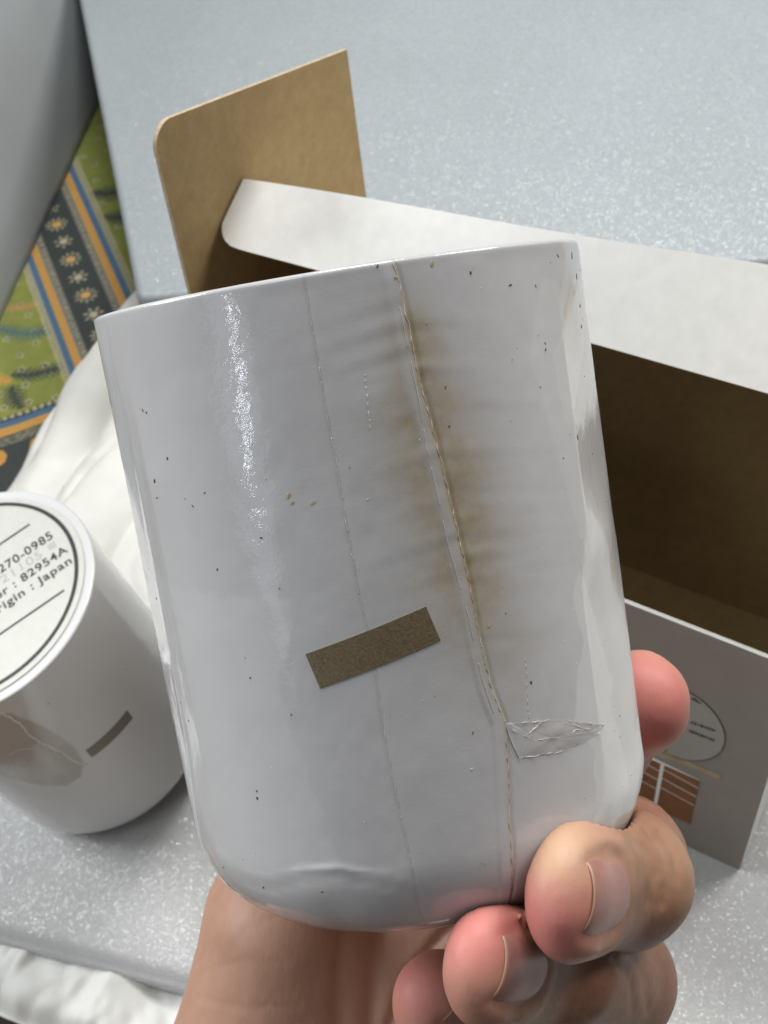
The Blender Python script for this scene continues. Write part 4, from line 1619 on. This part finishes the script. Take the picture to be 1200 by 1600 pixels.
    def crease(pts, depth_mm, width_px, dmin, dmax):
        p = resample(np.array(pts, float), 6)
        dist = np.full(len(V), 1e3)
        box = (pxv[:, 0] > p[:, 0].min() - 60) & (pxv[:, 0] < p[:, 0].max() + 60) & (pxv[:, 1] > p[:, 1].min() - 60) & (pxv[:, 1] < p[:, 1].max() + 60)
        w = np.where(box)[0]
        if not len(w):
            return
        dist[w] = np.sqrt(((pxv[w, None] - p[None]) ** 2).sum(2)).min(1)
        m = np.exp(-(dist / width_px) ** 2) * face * (dep > dmin) * (dep < dmax)
        V[:] = V - vn * (depth_mm * m)[:, None]

    crease([(760, 1400), (690, 1462), (640, 1520), (610, 1600), (600, 1680)], 0.9, 9, 172, 260)
    crease([(600, 1440), (585, 1520), (580, 1620)], 0.6, 14, 172, 260)
    crease([(545, 1430), (530, 1520), (530, 1620)], 0.5, 14, 172, 260)
    crease([(318, 1520), (380, 1500), (450, 1505)], 0.10, 4, 172, 260)
    crease([(312, 1560), (380, 1575), (470, 1570)], 0.12, 4, 172, 260)
    crease([(345, 1420), (400, 1440), (440, 1430)], 0.08, 4, 172, 260)
    crease([(985, 1300), (1010, 1330), (1022, 1370), (1015, 1410)], 0.24, 6, 130, 200)
    crease([(1005, 1295), (1032, 1330), (1042, 1375), (1035, 1415)], 0.24, 6, 130, 200)
    crease([(1028, 1300), (1052, 1335), (1060, 1375)], 0.20, 6, 130, 200)
    crease([(960, 1500), (985, 1530), (990, 1580)], 0.24, 6, 130, 210)
    crease([(985, 1490), (1008, 1530), (1012, 1580)], 0.24, 6, 130, 210)
    V = V + vn * (0.10 * fbm(V[:, 0] / 2.4 + 0.7 * V[:, 2] / 2.4, V[:, 1] / 2.4, 3, 501))[:, None]
    pink = np.zeros(len(V))
    pale = np.zeros(len(V))

    def blob(px, py, d, r, amt, arr):
        c = cam_pt(px, py, d)
        arr += amt * np.exp(-((V - c) ** 2).sum(1) / (r * r))

    for name in ('index', 'middle', 'ring', 'little'):
        T, a, nn, s, r, q1, q0, pm = nail_frame(name)
        c = T + a * 0.7 * r - nn * 0.3 * r
        pink += {'index': 1.0, 'middle': 0.55, 'ring': 0.6, 'little': 0.75}[name] * np.exp(-((V - c) ** 2).sum(1) / (0.95 * r) ** 2)
    blob(855, 1455, 141, 5.5, 0.75, pink)
    blob(728, 1445, 143, 4.5, 0.6, pink)
    blob(1020, 1100, 178, 8, 0.7, pink)
    blob(660, 1550, 165, 6, 0.4, pink)
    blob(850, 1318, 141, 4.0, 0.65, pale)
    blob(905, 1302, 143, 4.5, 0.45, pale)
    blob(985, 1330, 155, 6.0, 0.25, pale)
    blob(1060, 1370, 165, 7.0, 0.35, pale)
    # the backs of the fingers are browner than palm and pulps
    dorsal = np.zeros(len(V))
    for name in ('index', 'middle', 'ring', 'little'):
        ch = FINGERS[name]
        T, a, nn, s, r, q1, q0, pm = nail_frame(name)
        for A, B in zip(ch[1:-1], ch[2:]):
            pa, pb = cam_pt(*A[:3]), cam_pt(*B[:3])
            ab = pb - pa
            t = np.clip((V - pa) @ ab / (ab @ ab), 0, 1)
            dv = V - pa - t[:, None] * ab
            dist = np.linalg.norm(dv, axis=1)
            side = (dv / (dist[:, None] + 1e-6)) @ nn
            last = B is ch[-1]
            along = 1 - sstep(0.55, 0.95, t) if last else 1.0
            dorsal = np.maximum(dorsal, sstep(1.7 * A[3], 1.15 * A[3], dist) * sstep(-0.5, 0.35, side) * along)
    o = mesh_obj('person', to_world(V), F, M_SKIN)
    set_attr(o, 'dorsal', np.clip(dorsal, 0, 1) * 0.9)
    set_attr(o, 'pink', np.clip(pink, 0, 1) * (1 - np.clip(pale, 0, 1)))
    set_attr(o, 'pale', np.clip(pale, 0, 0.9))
    tag(o, 'left hand with curled fingers gripping the bottom of the wrapped canister', 'person')
    # nails
    for name in FINGERS:
        T, a, nn, s, r, q1, q0, pm = nail_frame(name)
        nu, nv = 22, 20
        VV, ed = [], []
        for layer in (0.05, -0.15):
            for i in range(nu + 1):
                t = i / nu
                q = q0 + (q1 - q0) * t
                pq = pm * math.sqrt(min(1, max(0.0, (q - q0) / 4.6))) * 0.985
                for k in range(nv + 1):
                    u = -1 + 2 * k / nv
                    phi = pq * u
                    qq = q + (0.55 * (1 - u * u) if t > 0.9 else 0.55 * (1 - u * u) * t ** 3)
                    rho = float(nail_rho(r, phi, np.array(q), pm)) + layer
                    VV.append(T + a * qq + rho * (KAPPA[name] * math.cos(phi) * nn + math.sin(phi) * s))
                    ed.append(float(sstep(0.965, 0.99, t)))
        VV = np.array(VV)
        FF = []
        w = nv + 1
        off = (nu + 1) * w
        for i in range(nu):
            for k in range(nv):
                p = i * w + k
                FF.append((p, p + w, p + w + 1, p + 1))
                FF.append((off + p, off + p + 1, off + p + w + 1, off + p + w))
        rim = [k for k in range(w)] + [i * w + nv for i in range(1, nu + 1)] + [nu * w + k for k in range(nv - 1, -1, -1)] + [i * w for i in range(nu - 1, 0, -1)]
        for i in range(len(rim)):
            p, q = rim[i], rim[(i + 1) % len(rim)]
            FF.append((p, q, q + off, p + off))
        no = mesh_obj('fingernail', to_world(VV), FF, M_NAIL, o)
        set_attr(no, 'edge', ed)


build_hand()
